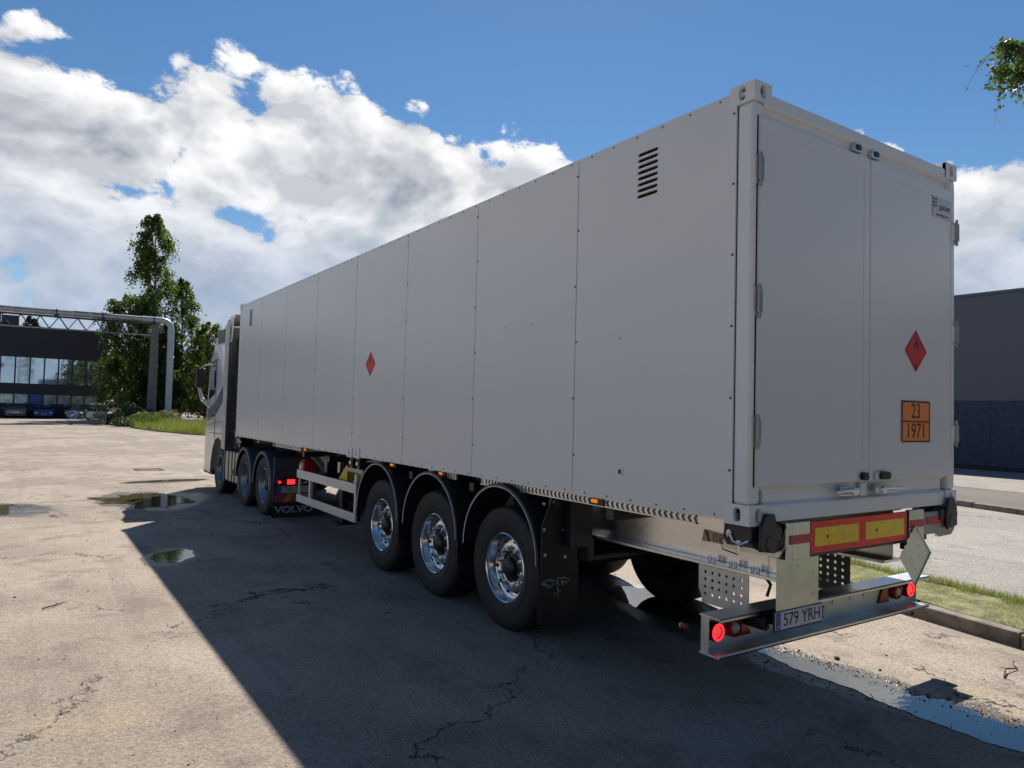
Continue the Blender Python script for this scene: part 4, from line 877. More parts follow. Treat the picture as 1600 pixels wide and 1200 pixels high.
b = MB(); b.box((.02, 9.53, .60), (W - .02, 9.58, 1.02)); b.build('rear_panel', FENDB, tu, bevel=.01)
MB().box((.0, 9.49, .03), (.74, 9.50, .30)).build('rear_mud_flap', PLAST, tu); mf = MB().box((W - .74, 9.49, .03), (W, 9.50, .30)).build('rear_mud_flap', PLAST, tu)
mfl = MB().box((.0, 9.50, .30), (.74, 9.52, .60)).build('lamp_panel', FENDB, tu)
MB().box((W - .74, 9.50, .30), (W, 9.52, .60)).build('lamp_panel', FENDB, tu)
for x0, s in ((.05, 1), (W - .05, -1)):
    b = MB(); b.box((min(x0, x0 + s * .42), 9.45, .57), (max(x0, x0 + s * .42), 9.50, .68)); tl = b.build('tail_lamp', mat('dim_red_lens', (.20, .015, .012), .25), tu, bevel=.012)
    MB().box((min(x0 + s * .17, x0 + s * .30), 9.445, .585), (max(x0 + s * .17, x0 + s * .30), 9.452, .665)).build('brake_light', LAMPRED, tl)
    b = MB(); b.cyl((x0 + s * .045, 9.452, .625), .022, -.008, 'y', 12); b.build('side_light', LAMPRED, tl)
    MB().box((min(x0 - s * .02, x0 + s * .56), 9.478, .29), (max(x0 - s * .02, x0 + s * .56), 9.486, .425)).build('warning_board', REDDK, tu)
    for k in range(2): xx_ = x0 + s * (.10 + k * .26); b = MB(); b.prism([(xx_, .292), (xx_ + s * .10, .292), (xx_ + s * .20, .423), (xx_ + s * .10, .423)], 'y', 9.472, 9.477); b.build('board_stripe', ORDK, tu)
pl = MB().box((.085, 9.472, .44), (.605, 9.478, .55)).build('number_plate', mat('plate_grey', (.35, .35, .34), .5), tu); MB().box((.088, 9.468, .443), (.13, 9.472, .547)).build('country_band', EUBLUE, pl)
text('741', 'lettering', INK, pl, (.265, 9.470, .495), (1, 0, 0), (0, 0, 1), .105, .85); text('L', 'lettering', INK, pl, (.42, 9.470, .495), (1, 0, 0), (0, 0, 1), .105, .85)
text('VOLVO', 'lettering', mat('grey_print', (.32, .33, .35), .5), tu, (.36, 9.487, .155), (1, 0, 0), (0, 0, 1), .150, 1.28, bold=.006)
# cab-trailer gap bits
b = MB(); b.tube([(.5, 12.9, 1.5), (.45, 12.6, 1.25), (.5, 12.3, 1.2)], .02, 8); b.tube([(.62, 12.9, 1.5), (.6, 12.65, 1.2), (.62, 12.3, 1.18)], .02, 8); b.build('coil_hose', BLACK, tu)
b = MB(); b.box((.05, 12.0, 1.06), (.3, 12.19, ZB - .014)); b.build('twist_lock', BLACK, tr, bevel=.006); b = MB(); b.tube([(.02, 11.95, 1.2), (.0, 12.05, 1.15), (.02, 12.1, 1.22), (.0, 11.7, 1.18)], .016, 8); b.build('lock_handle', BOLT, tr)
b = MB(); b.box((.10, 12.02, 1.15), (W - .10, 12.17, 1.255)); b.build('cross_member', BEIGE, tr)
for y in (9.0, 9.9, 10.9): MB().box((.10, y - .04, 1.20), (W - .10, y + .04, 1.262)).build('cross_member', BEIGE, tr)

# ------------------------------------------------------------------ buildings
bd = thing('office_building', (0, 89, 0), 'low black clad office building with a long ribbon of windows at far left', 'building')
NAVYW = mat('dark_navy_cladding', (.022, .021, .030), .55, var=.06, scale=.5); PANE = mat('office_window_glass', (.52, .62, .66), .03, .9, var=.05, scale=.3, spec=.8)
PANE2 = mat('office_blind_glass', (.42, .46, .46), .12, .5, var=.35, scale=1.6); PANEB = mat('blue_pane_glass', (.05, .10, .30), .15, .3)
X0b, X1b, Yf = -32.0, 4.1, 89.6
def yb(x): return 89.25 + (x + 5.65) * .115
# wall with real openings: bands and mullions
wins = [-5.74 + 1.29 * k for k in range(-18, 8)]
xw0 = wins[0]
def seg(bm_, xa, xb, z0, z1, d0=0.0, d1=.30): bm_.add([(xa, yb(xa) + d0, z0), (xb, yb(xb) + d0, z0), (xb, yb(xb) + d1, z0), (xa, yb(xa) + d1, z0), (xa, yb(xa) + d0, z1), (xb, yb(xb) + d0, z1), (xb, yb(xb) + d1, z1), (xa, yb(xa) + d1, z1)], [(0, 3, 2, 1), (4, 5, 6, 7), (0, 1, 5, 4), (1, 2, 6, 5), (2, 3, 7, 6), (3, 0, 4, 7)])
for k, (z0, z1) in enumerate(((6.38, 9.60), (2.46, 3.62), (0, 1.50))):
    b = MB(); seg(b, X0b, X1b, z0, z1); b.build('facade_band', NAVYW, bd, smooth=False)
b = MB(); seg(b, X0b, X1b, 9.60, 9.68, -.04, .35); b.build('roof_edge', mat('pale_flashing', (.25, .25, .26), .5), bd)
for z0, z1 in ((3.62, 6.38), (1.50, 2.46)):
    b = MB(); seg(b, X0b, xw0, z0, z1); b.build('facade_band', NAVYW, bd, smooth=False); b = MB(); seg(b, wins[-1] + .02, X1b, z0, z1); b.build('facade_band', NAVYW, bd, smooth=False)
    for k in range(len(wins) - 1):
        xa, xb = wins[k], wins[k + 1]; b = MB(); seg(b, xa + .10, xb - .02, z0 + .0, z1 - .0, .10, .13)
        m = PANE if z0 > 3 else ([PANE2, PANE2, PANE2, PANE2, PANEB, PANE2][(k + 2) % 6] if k != 23 else PANE2)
        wn = b.build('window_pane', m, bd, smooth=False); b = MB(); seg(b, xa - .02, xa + .10, z0, z1, .0, .28); b.build('mullion', NAVYW, bd, smooth=False)
MB().box((X0b, 91.0, .0), (X1b - .4, 110, 9.5)).build('building_body', NAVYW, bd, smooth=False)
MB().box((-30, 93.8, 9.5), (-4.35, 100, 11.15)).build('roof_plant_room', mat('dark_plant_room', (.06, .06, .07), .6), bd, smooth=False)
MB().box((-6.0, 93.7, 10.3), (-5.9, 93.79, 11.15)).build('roof_pipe', BOLT, bd)
wh = thing('warehouse', (27.2, 5, 0), 'windowless dark blue grey warehouse wall right of the container', 'building')
WHU = mat('blue_grey_cladding', (.088, .102, .132), .5, var=.03, scale=.4); WHL = mat('rough_blue_concrete', (.040, .053, .085), .85, var=.30, scale=7, bump=.012, bscale=24)
MB().box((27.2, -30, 2.83), (52, 28, 6.94)).build('upper_wall', WHU, wh, smooth=False)
for k in range(-8, 7): y = k * 4.1 + 1.75; MB().box((27.16, y - 4.085, .30), (27.5, y, 2.80)).build('wall_panel', WHL, wh, smooth=False, ang=30)
MB().box((27.19, -30, .12), (27.45, 28, 2.83)).build('panel_backing', DARK, wh); MB().box((27.14, -30, .12), (27.5, 28, .30)).build('plinth', mat('black_plinth', (.02, .022, .03), .8), wh)
MB().box((27.12, -30, 6.90), (27.4, 28, 7.0)).build('roof_trim', WHU, wh); MB().box((27.15, -30, 2.795), (27.22, 28, 2.835)).build('drip_rail', WHU, wh)

# ------------------------------------------------------------------ pipe bridge
pb = thing('pipe_bridge', (6.2, 70.2, 0), 'overhead steel truss carrying a fat silver pipe to a concrete post by the birch', 'pipe bridge')
PIPE = mat('pipe_cladding', (.42, .40, .37), .42, .6, var=.15, scale=2, bump=.004, bscale=6); PIPEG = mat('grey_pipe', (.42, .45, .50), .45, .3, var=.06, scale=2)
TRUS = mat('truss_steel', (.05, .055, .065), .6); CONC = mat('weathered_concrete', (.17, .155, .14), .9, var=.2, scale=3, bump=.01, bscale=12)
py = lambda x: 70.2 - (x - 6.2) * .05
xs = np.arange(-26, 6.3, 1.35)
for k, (xa, xb) in enumerate(zip(xs[:-1], xs[1:])):
    b = MB(); b.tube([(xa + .01, py(xa), 9.47), (xb - .0, py(xb), 9.47)], [.262, .252], 16); b.build('pipe_section', PIPE, pb)
b = MB(); b.tube([(xs[-1], py(xs[-1]), 9.47), (6.3, py(6.3), 9.47), (6.75, 70.1, 9.46), (7.1, 70.08, 9.36), (7.38, 70.05, 9.10), (7.46, 70.05, 8.75), (7.48, 70.0, 6), (7.50, 70, .0)], .29, 16); b.build('down_pipe', PIPEG, pb)
for z in (9.10, 8.05):
    for dy in (-.35, .35): b = MB(); b.tube([(-26, py(-26) + dy, z), (6.3, py(6.3) + dy, z)], .055 if z > 9 else .035, 4); b.build('chord', TRUS if z > 9 else mat('pale_steel', (.25, .25, .26), .5), pb)
for dy in (-.35, .35):
    for k in range(23):
        x = 5.5 - k * 1.36; b = MB(); b.tube([(x, py(x) + dy, 9.08), (x - .68, py(x) + dy, 8.06)], .028, 4); b.build('diagonal', TRUS, pb); b = MB(); b.tube([(x - .68, py(x) + dy, 8.06), (x - 1.36, py(x) + dy, 9.08)], .028, 4); b.build('diagonal', TRUS, pb)
for x in (-1.5, 1.95, 6.0): b = MB(); b.box((x - .15, py(x) - .34, 9.02), (x + .15, py(x) + .34, 9.25)); b.lathe([(.30, -.05), (.315, -.05), (.315, .05), (.30, .05)], (x, py(x), 9.47), 'x', 20); b.build('pipe_saddle', TRUS, pb)
b = MB(); b.prism([(5.75, 0), (6.50, 0), (6.42, 9.0), (5.86, 9.0)], 'y', 69.9, 70.5); b.build('concrete_post', CONC, pb, bevel=.03)
b = MB(); b.box((-25.6, py(-25) - .3, 0), (-24.9, py(-25) + .3, 9.0)); b.build('concrete_post', CONC, pb, bevel=.03)

# ------------------------------------------------------------------ trees
def leafmat(name, a, bcol, tr=.35):
    m = bpy.data.materials.new(name); m.use_nodes = True; t = NT(m.node_tree); g = t.node('ShaderNodeNewGeometry')
    n = t.noise(g.outputs['Position'], .9, 3, .6); r = t.node('ShaderNodeTexWhiteNoise'); t.link(t.vmath('SNAP', g.outputs['Position'], (.25, .25, .25)), r.inputs[0])
    c = t.mix(t.sstep(t.math('ADD', t.math('MULTIPLY', n, .7), t.math('MULTIPLY', r.outputs[0], .3)), .35, .65), a, bcol)
    b = t.node('ShaderNodeBsdfPrincipled'); t.link(c, b.inputs['Base Color']); b.inputs['Roughness'].default_value = .45; b.inputs['Specular IOR Level'].default_value = .35
    tl = t.node('ShaderNodeBsdfTranslucent'); t.link(t.mix(1.0, c, (1.3, 1.25, .6), 'MULTIPLY'), tl.inputs[0]); mx = t.node('ShaderNodeMixShader'); mx.inputs[0].default_value = tr
    t.link(b.outputs[0], mx.inputs[1]); t.link(tl.outputs[0], mx.inputs[2]); o = t.node('ShaderNodeOutputMaterial'); t.link(mx.outputs[0], o.inputs[0]); return m
LF1 = leafmat('birch_leaf', (.050, .085, .022), (.12, .18, .040), .55); LF2 = leafmat('light_leaf', (.07, .11, .022), (.13, .18, .035), .5); LF3 = leafmat('dark_leaf', (.022, .040, .014), (.045, .075, .022), .25)
BIRCH = mat('birch_bark', (.15, .14, .125), .8, var=.5, scale=4, stretch=(1, 1, 3)); BARK = mat('dark_bark', (.07, .055, .04), .9, var=.3, scale=6)
def leaves(P, size, aspect=.6):
    N = len(P); n = rng.normal(size=(N, 3)); n /= np.linalg.norm(n, axis=1)[:, None]; t = rng.normal(size=(N, 3)); t[:, 2] -= .7
    t -= n * (t * n).sum(1)[:, None]; t /= np.linalg.norm(t, axis=1)[:, None]; s_ = np.cross(n, t); L_ = size * rng.uniform(.6, 1.3, N)[:, None]
    V = np.zeros((N, 4, 3)); V[:, 0] = P - t * L_ * .5; V[:, 1] = P + s_ * L_ * aspect * .5; V[:, 2] = P + t * L_ * .5; V[:, 3] = P - s_ * L_ * aspect * .5; return V
def tree(name, base, H, radius, z0, nb, strands, per, droop, lsize, leaf, bark, label, group=None, lean=(0, 0), tr_r=.2, upb=.5):
    e = thing(name, base, label, 'tree', group); bx_, by_ = base[0], base[1]; P = []; lb = MB()
    cx = lambda z: bx_ + lean[0] * z / H; cy = lambda z: by_ + lean[1] * z / H
    tb = MB(); tb.tube([(cx(z), cy(z), z) for z in np.linspace(-.1, H * .96, 9)], [tr_r * (1 - .93 * k / 8) for k in range(9)], 8)
    for k in range(nb):
        zt = z0 + (H - z0) * (k + rng.uniform(0, 1)) / nb; R_ = radius(zt / H) * rng.uniform(.55, 1.12); a = rng.uniform(0, 2 * np.pi)
        st = np.array([cx(zt), cy(zt), max(.5, zt - R_ * upb)]); d = np.array([math.cos(a), math.sin(a), 0])
        q = [st + d * R_ * s_ + np.array([0, 0, R_ * upb * 1.25 * math.sin(s_ * 2.0)]) for s_ in np.linspace(0, 1, 6)]
        lb.tube([tuple(v) for v in q], [max(.012, .02 + .018 * R_) * (1 - .8 * i / 5) for i in range(6)], 4)
        for j in range(strands):
            s_ = rng.uniform(.25, 1.0) ** .8; i = min(4, int(s_ * 5)); p = q[i] + (q[i + 1] - q[i]) * (s_ * 5 - i) + rng.normal(size=3) * .12 * R_ * .6
            ln = droop * rng.uniform(.4, 1.2); dd = rng.normal(size=3) * .25 + d * .25
            for m in range(per): f = (m + rng.uniform(0, 1)) / per; P.append(p + dd * ln * f + np.array([0, 0, -ln * f * f * .9]) + rng.normal(size=3) * .07)
    P = np.array(P); P[:, 2] = np.maximum(P[:, 2], .1); tb.build('trunk', bark, e); lb.build('limbs', bark, e)
    V = leaves(P, lsize) - np.array(base); o = quads('crown', V, leaf, e); return e
def rad_birch(t):   # narrow top, fuller middle
    return np.interp(t, [0, .15, .3, .42, .50, .58, .66, .80, .92, 1.0], [2.6, 3.0, 3.2, 3.0, 2.6, 2.2, 2.4, 2.2, 1.3, .3])
tree('birch_tree', (7.6, 78.0, 0), 21.0, rad_birch, 2.0, 135, 15, 14, 1.5, .235, LF1, BIRCH, 'tallest narrow dark birch rising behind the pipe bridge post', lean=(-.9, -.3), tr_r=.28)
tree('birch_tree', (5.7, 80.0, 0), 12.6, lambda t: np.interp(t, [0, .2, .5, .8, .93, 1], [3.0, 3.3, 3.3, 2.7, 2.0, .5]), 1.0, 95, 15, 14, 1.5, .235, LF1, BIRCH, 'broad drooping birch at left overlapping the black office building', lean=(-.8, 0), tr_r=.2)
tree('birch_tree', (9.9, 78.5, 0), 14.8, lambda t: np.interp(t, [0, .3, .6, .85, 1], [2.8, 3.1, 2.6, 1.7, .5]), 2.0, 75, 14, 13, 1.4, .235, LF1, BIRCH, 'second tallest birch just right of the grey down pipe', lean=(-.2, 0), tr_r=.2)
tree('leafy_tree', (11.2, 72.5, 0), 9.9, lambda t: np.interp(t, [0, .3, .6, .85, 1], [2.9, 3.1, 2.7, 1.9, .6]), .6, 85, 15, 13, 1.0, .20, LF2, BARK, 'bright green bushy tree next to the truck cab', lean=(0, 0), tr_r=.16)
tree('leafy_tree', (7.9, 75.6, 0), 8.6, lambda t: np.interp(t, [0, .3, .6, .85, 1], [2.9, 3.0, 2.5, 1.6, .5]), .4, 100, 16, 13, .9, .22, LF3, BARK, 'dark low tree filling the space behind post and pipe', tr_r=.16)
for (x, y, h, r, l) in ((-3.1, 129, 14.4, 3.2, 'distant tree peeking over the roof of the black building'), (22, 108, 11, 6, 'far tree hidden behind the cab and container'), (33, 110, 12, 6, 'far broad tree beyond the container'), (15.5, 92, 9, 3.6, 'round dark tree behind the bright green one')):
    tree('leafy_tree', (x, y, 0), h, lambda t, r=r: r * np.interp(t, [0, .3, .7, 1], [.8, 1, .8, .2]), 1.5, 60, 14, 12, 1.0, .40, LF3, BARK, l, tr_r=.2)
for (x, y, h, r_, l) in ((-16, -24, 11, 4.5, 'tree behind the photographer on the left'), (-7, -22, 12, 5, 'broad tree behind the photographer'), (3, -23, 12, 5, 'dense tree behind the photographer'), (9, -21, 10, 4, 'tree behind the photographer on the right')):
    tree('leafy_tree', (x, y, 0), h, lambda t, r_=r_: r_ * np.interp(t, [0, .3, .7, 1], [.8, 1, .8, .2]), .8, 55, 12, 12, 1.0, .48, LF3, BARK, l, tr_r=.2)
# birch whose branch hangs in at top right
e = thing('birch_tree', (15.6, 2.6, 0), 'birch reaching a drooping branch into the top right corner', 'tree')
P = []; lb = MB(); tb = MB(); tb.tube([(15.6, 2.6, z) for z in np.linspace(-.1, 13, 8)], [.22 * (1 - .1 * k) for k in range(8)], 10); tb.build('trunk', BIRCH, e)
brs = [((15.6, 2.6, 8.6), (11.55, 3.3, 9.05), 60, .75), ((15.6, 2.6, 8.4), (11.7, 3.5, 8.7), 45, .6), ((15.6, 2.6, 9.6), (13.2, 2.9, 10.3), 18, .8)]
for k in range(26):
    a = rng.uniform(-1.1, 1.1); z = rng.uniform(5, 12.5); R_ = rng.uniform(1.4, 2.6); brs.append(((15.6, 2.6, z), (15.6 + R_ * math.cos(a) * 1.0 + .6, 2.6 + R_ * math.sin(a), z + .8), 12, .9))
for (p, q, ns_, ln) in brs:
    p, q = np.array(p), np.array(q); pth = [p + (q - p) * s_ + np.array([0, 0, .35 * math.sin(s_ * 3.14)]) for s_ in np.linspace(0, 1, 7)]
    lb.tube([tuple(v) for v in pth], [.045 - .006 * i for i in range(7)], 6)
    for j in range(ns_):
        s_ = rng.uniform(.68 if ns_ > 40 else .5, 1.0); i = min(5, int(s_ * 6)); b0 = pth[i] + (pth[i + 1] - pth[i]) * (s_ * 6 - i); dd = rng.normal(size=3) * .28 + (q - p) / np.linalg.norm(q - p) * .35; l_ = ln * rng.uniform(.4, 1.1)
        cv = [b0 + dd * l_ * f + np.array([0, 0, -l_ * f * f * 1.0]) for f in np.linspace(0, 1, 6)]; lb.tube([tuple(v) for v in cv], [.006, .005, .004, .004, .003, .002], 4)
        for f in rng.uniform(0, 1, 16): P.append(b0 + dd * l_ * f + np.array([0, 0, -l_ * f * f]) + rng.normal(size=3) * .05)
lb.build('limbs', mat('twig_brown', (.06, .04, .03), .8), e); V = leaves(np.array(P), .085, .75) - np.array([15.6, 2.6, 0]); quads('crown', V, LF1, e)
# bushes
def bush(base, rx, ry, h, n, ls, leaf, label, nm='bush'):
    e = thing(nm, base, label, 'bush'); u_ = rng.normal(size=(n, 3)); u_ /= np.linalg.norm(u_, axis=1)[:, None]; r = rng.uniform(.35, 1.05, n) ** .5
    lump = np.array([1 + .35 * noise.noise(Vector(v) * 2.2 + Vector(base)) for v in u_]); P = u_ * (r * lump)[:, None] * np.array([rx, ry, h * .55]); P[:, 2] = np.abs(P[:, 2] + h * .38)
    quads('foliage', leaves(P, ls, .5), leaf, e); s = MB()
    for k in range(9): a = k * .7; s.tube([(base[0], base[1], 0), (base[0] + rx * .5 * math.cos(a), base[1] + ry * .5 * math.sin(a), h * .6)], [.03, .01], 4)
    s.build('stems', BARK, e)
bush((3.1, 66.6, 0), 2.2, 1.6, 2.1, 7000, .13, LF3, 'dark spreading bush right of the steel barrier')
bush((4.3, 58.2, 0), 1.2, 1.2, 1.35, 4000, .11, LF1, 'weedy bush at the foot of the concrete post')
bush((6.4, 63.2, 0), 1.2, 1.0, 1.5, 3500, .11, leafmat('pale_weed', (.10, .12, .05), (.22, .23, .15)), 'pale flowering weed clump under the grey down pipe')
bush((2.9, 60.6, 0), .9, .8, .8, 2200, .10, LF3, 'low dark shrub left of the weedy bush')
bush((9.4, 58.0, 0), 1.1, 1.2, 1.6, 2500, .11, LF3, 'small dark bush hugging the island beside the truck cab')
# island soil and tall grass
isl = [(3.4, 61), (3.2, 56), (4.0, 49.5), (5.1, 45.2), (6.2, 42.8), (9, 41.5), (14, 50), (17, 66), (14, 82), (5, 84), (2.0, 70)]
b = MB(); b.prism(isl, 'z', -.05, .06); tag(b.build('soil_island', EARTH, smooth=False), 'earth island with weeds and trees left of the cab', None, kind='structure')
def inpoly(x, y, poly):
    c = np.zeros(len(x), bool); j = len(poly) - 1
    for i in range(len(poly)):
        xi, yi = poly[i]; xj, yj = poly[j]; c ^= ((yi > y) != (yj > y)) & (x < (xj - xi) * (y - yi) / (yj - yi) + xi); j = i
    return c
N = 90000; x = rng.uniform(2, 15, N); y = rng.uniform(41, 66, N); k = inpoly(x, y, isl); x, y = x[k], y[k]
hs = np.array([.35 + 1.1 * max(0, .5 + noise.noise((a * .5, b_ * .5, 5)) + .5 * noise.noise((a * 2, b_ * 2, 1))) for a, b_ in zip(x, y)])
V = blades(np.stack([x, y], 1), np.full(len(x), .06), .12, .62, .014, .7); V[:, 2, 2] = .06 + (V[:, 2, 2] - .06) * hs
tag(quads('grass', V, GRL, k=3), 'tall bright green grass on the island beside the cab', 'grass', kind='stuff')
# far wood that closes the horizon
Pf = []
for k in range(60000):
    a = rng.uniform(-95, 120); r = rng.uniform(170, 230); hh_ = 11 + 5 * noise.noise((a * .12, 0, 0)) + 3 * noise.noise((a * .7, 2, 0)); Pf.append((-3 + r * math.sin(rad(a)), r * math.cos(rad(a)), rng.uniform(0, 1) ** .7 * hh_))
tag(quads('far_wood', leaves(np.array(Pf), 1.6, .8), LF3), 'far line of woods along the horizon behind everything', 'wood', kind='stuff')

# ------------------------------------------------------------------ parked cars, barrier, sign
def car(pos, rot, color, label, kind='hatch', front=True, plate=None, Ln=4.3, Wd=1.8, Ht=1.5):
    e = thing('parked_car', (0, 0, 0), label, 'car', 'cars parked by the office building'); m = mat('car_paint_%d' % (hash(color) % 99991), color, .25, .3, coat=.6, var=.03)
    hw = Wd / 2; h2 = Ln / 2     # nose at +y
    st = [(-h2, .80, .42, .72), (-h2 + .12, .93, .25, .92), (-h2 + .5, 1, .20, .98), (-.9, 1, .18, .97), (.7, 1, .18, .95), (h2 - .9, .99, .18, .88), (h2 - .35, .95, .2, .78), (h2 - .08, .86, .24, .66), (h2, .74, .34, .56)]
    b = MB(); n = 8
    for (y, wf, z0, z1) in st:
        w_ = hw * wf; zm = (z0 + z1) / 2; b.v += [(-w_ * .92, y, z0), (-w_, y, z0 + .12), (-w_, y, zm + .05), (-w_ * .93, y, z1), (w_ * .93, y, z1), (w_, y, zm + .05), (w_, y, z0 + .12), (w_ * .92, y, z0)]
    for k in range(len(st) - 1):
        for i in range(n): j = (i + 1) % n; b.f.append((k * n + i, k * n + j, (k + 1) * n + j, (k + 1) * n + i))
    b.f += [tuple(range(n)), tuple(reversed(range((len(st) - 1) * n, len(st) * n)))]; b.build('body', m, e, ang=50)
    yr = -h2 + (.10 if kind == 'estate' else .25); gh = [(yr, .88, .96), (yr + .28, .72, Ht - .06), (-.2, .74, Ht), (.55, .72, Ht - .07), (1.25, .86, .93)]
    b = MB()
    for (y, wf, z) in gh:
        if z < 1: b.v += [(-hw * wf, y, z), (hw * wf, y, z), (-hw * wf, y, z - .1), (hw * wf, y, z - .1)]
        else: b.v += [(-hw * wf, y, z), (hw * wf, y, z), (-hw * .90, y + (.0), .94), (hw * .90, y, .94)]
    for k in range(4):
        o = k * 4; b.f += [(o, o + 1, o + 5, o + 4), (o, o + 4, o + 6, o + 2), (o + 1, o + 3, o + 7, o + 5)]
    b.f += [(0, 2, 3, 1), (16, 17, 19, 18)]; b.build('windows', GLASS, e, ang=50)
    b = MB(); pts_ = gh[1:4]; n0 = len(b.v)
    for (y, wf, z) in pts_: b.v += [(-hw * (wf + .01), y, z - .01), (-hw * wf * .9, y, z + .018), (hw * wf * .9, y, z + .018), (hw * (wf + .01), y, z - .01)]
    for k in range(2):
        for i in range(3): o = k * 4 + i; b.f.append((o, o + 1, o + 5, o + 4))
    b.build('roof', m, e)
    for y in (-h2 + .78, h2 - .85):
        for s in (1, -1):
            b = MB(); b.lathe([(.20, -s * .0), (.31, -s * .0), (.325, s * -.03), (.325, -s * .19), (.2, -s * .2)], (s * hw * 1.0, y, .325), 'x', 20); wl = b.build('wheel', RUBBER, e); b = MB(); b.cyl((s * (hw - .02), y, .325), .205, s * .008, 'x', 16); b.build('rim', MATS['dull_rim'], wl)
            for q in range(5): a = q * 1.2566; b = MB(); b.prism([(y + .03 * math.sin(a), .325 - .03 * math.cos(a)), (y + .19 * math.cos(a) + .025 * math.sin(a), .325 + .19 * math.sin(a) - .025 * math.cos(a)), (y + .19 * math.cos(a) - .025 * math.sin(a), .325 + .19 * math.sin(a) + .025 * math.cos(a)), (y - .03 * math.sin(a), .325 + .03 * math.cos(a))], 'x', s * (hw - .01), s * (hw + .003)); b.build('spoke', CHROME, wl) if not front else None
    for s in (1, -1):
        b = MB(); b.box((s * .52, h2 - .17, .56), (s * .80, h2 - .03, .68)); b.build('headlight', mat('headlight_glass', (.6, .6, .62), .1, .5), e, bevel=.02)
        b = MB(); b.box((s * .62, -h2 + .02, .68), (s * .82, -h2 + .15, .86)); b.build('tail_light', LENSRED, e, bevel=.02)
        b = MB(); b.box((s * hw, .72, .92), (s * (hw + .17), .84, 1.04)); b.build('wing_mirror', m, e, bevel=.03)
    MB().box((-.55, h2 - .03, .32), (.55, h2 + .012, .52)).build('grille', BLACK, e, bevel=.02); MB().box((-.6, -h2 - .02, .30), (.6, -h2 + .05, .44)).build('rear_valance', BLACK, e)
    pm = mat('red_plate', (.6, .12, .08), .5) if plate == 'red' else PLATEW; MB().box((-.26, h2 + .012, .40), (.26, h2 + .022, .51)).build('number_plate', pm, e); MB().box((-.26, -h2 - .025, .58), (.26, -h2 + .02, .69)).build('number_plate', PLATEW, e)
    e.location = pos; e.rotation_euler = (0, 0, rad(rot)); return e
car((-4.25, 86.6, 0), 3, (.20, .20, .22), 'grey estate car seen from behind, leftmost of the parked row', 'estate', Ht=1.55)
car((-1.9, 86.9, 0), 183, (.02, .09, .42), 'bright blue car facing the yard with a reddish plate', plate='red', Ht=1.45)
car((.75, 86.9, 0), 182, (.02, .02, .025), 'black car facing the yard behind the blue arrow sign', Ht=1.45)
car((2.75, 82.6, 0), 178, (.62, .62, .62), 'white car half hidden by the bush right of the barrier', 'estate', Ht=1.65)
car((4.3, 69.3, 0), 88, (.018, .02, .024), 'black car side on in the shade under the birches', front=False, Ht=1.45)
ba = thing('crowd_barrier', (.6, 63.4, 0), 'galvanised steel crowd barrier standing in front of the parked cars', 'barrier')
BAR = mat('barrier_steel', (.30, .31, .33), .45, .6); pA, pB = Vector((-.62, 64.25, 0)), Vector((1.9, 62.6, 0)); dv = pB - pA
pt = lambda s_, z: tuple(pA + dv * s_ + Vector((0, 0, z)))
b = MB(); b.tube([pt(0, .18), pt(0, 1.0), pt(.01, 1.08), pt(.99, 1.08), pt(1, 1.0), pt(1, .18)], .022, 6); b.tube([pt(0, .22), pt(1, .22)], .02, 6); b.build('barrier_frame', BAR, ba)
for k in range(1, 22): b = MB(); b.tube([pt(k / 22, .22), pt(k / 22, 1.08)], .011, 4); b.build('barrier_bar', BAR, ba)
nrm = Vector((dv.y, -dv.x, 0)).normalized()
for s_ in (.10, .88): b = MB(); q = pA + dv * s_; b.tube([tuple(q + nrm * .3 + Vector((0, 0, .02))), tuple(q + Vector((0, 0, .05))), tuple(q - nrm * .3 + Vector((0, 0, .02)))], .03, 5); b.tube([tuple(q), tuple(q + Vector((0, 0, .24)))], .04, 5); b.build('barrier_foot', mat('rusty_foot', (.14, .08, .05), .8), ba)
q = pA + dv * .16; sg = thing('arrow_sign', tuple(q), 'round blue sign with a white slanted arrow fixed on the barrier', 'road sign')
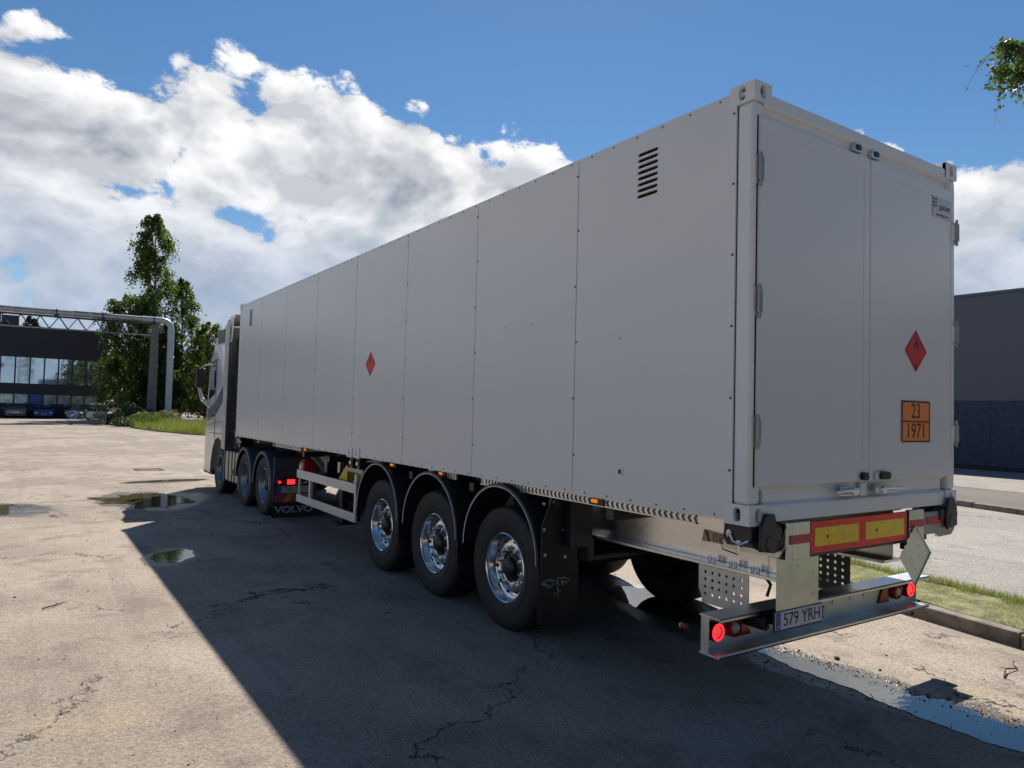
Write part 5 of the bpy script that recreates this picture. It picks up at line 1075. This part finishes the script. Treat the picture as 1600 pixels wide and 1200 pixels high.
X2 = dv.normalized(); Nn = -nrm if nrm.y > 0 else nrm
def disc(r0, r1, off, m, nm, par):
    b = MB(); n = 40; c = q + Nn * off + Vector((0, 0, .78))
    for r in (r0, r1): b.v += [tuple(c + X2 * r * math.cos(6.2832 * i / n) + Vector((0, 0, r * math.sin(6.2832 * i / n)))) for i in range(n)]
    b.v += [tuple(Vector(v) + Nn * .01) for v in b.v[:2 * n]]
    for i in range(n): j = (i + 1) % n; b.f += [(i, j, n + j, n + i), (2 * n + i, 3 * n + i, 3 * n + j, 2 * n + j), (n + i, n + j, 3 * n + j, 3 * n + i)]
    return b.build(nm, m, par, smooth=False)
sb = disc(.001, .345, .05, mat('sign_blue', (.02, .09, .38), .4), 'sign_disc', sg); disc(.315, .345, .062, WHITE, 'sign_rim', sg)
b = MB(); c = q + Nn * .066 + Vector((0, 0, .78)); A = rad(208)
def ap(u_, v_): return tuple(c + X2 * (u_ * math.cos(A) - v_ * math.sin(A)) + Vector((0, 0, u_ * math.sin(A) + v_ * math.cos(A))))
ar = [(-.22, -.035), (.06, -.035), (.06, -.10), (.23, 0), (.06, .10), (.06, .035), (-.22, .035)]
b.v = [ap(*p) for p in ar] + [tuple(Vector(ap(*p)) + Nn * .006) for p in ar]; b.f = [tuple(range(7)), tuple(range(13, 6, -1))] + [(i, (i + 1) % 7, (i + 1) % 7 + 7, i + 7) for i in range(7)]
b.build('sign_arrow', WHITE, sg, smooth=False)
q2 = pA + dv * .58; b = MB(); c2 = q2 + Nn * .04
b.v = [tuple(c2 + X2 * u_ + Vector((0, 0, v_)) + Nn * w_) for w_ in (0, .01) for u_, v_ in ((-.25, .62), (.25, .62), (.25, 1.0), (-.25, 1.0))]; b.f = [(0, 1, 2, 3), (7, 6, 5, 4), (0, 4, 5, 1), (1, 5, 6, 2), (2, 6, 7, 3), (3, 7, 4, 0)]
tag(b.build('barrier_board', mat('pale_teal', (.25, .45, .45), .5), smooth=False), 'blank pale teal board hung in the middle of the barrier', 'board')
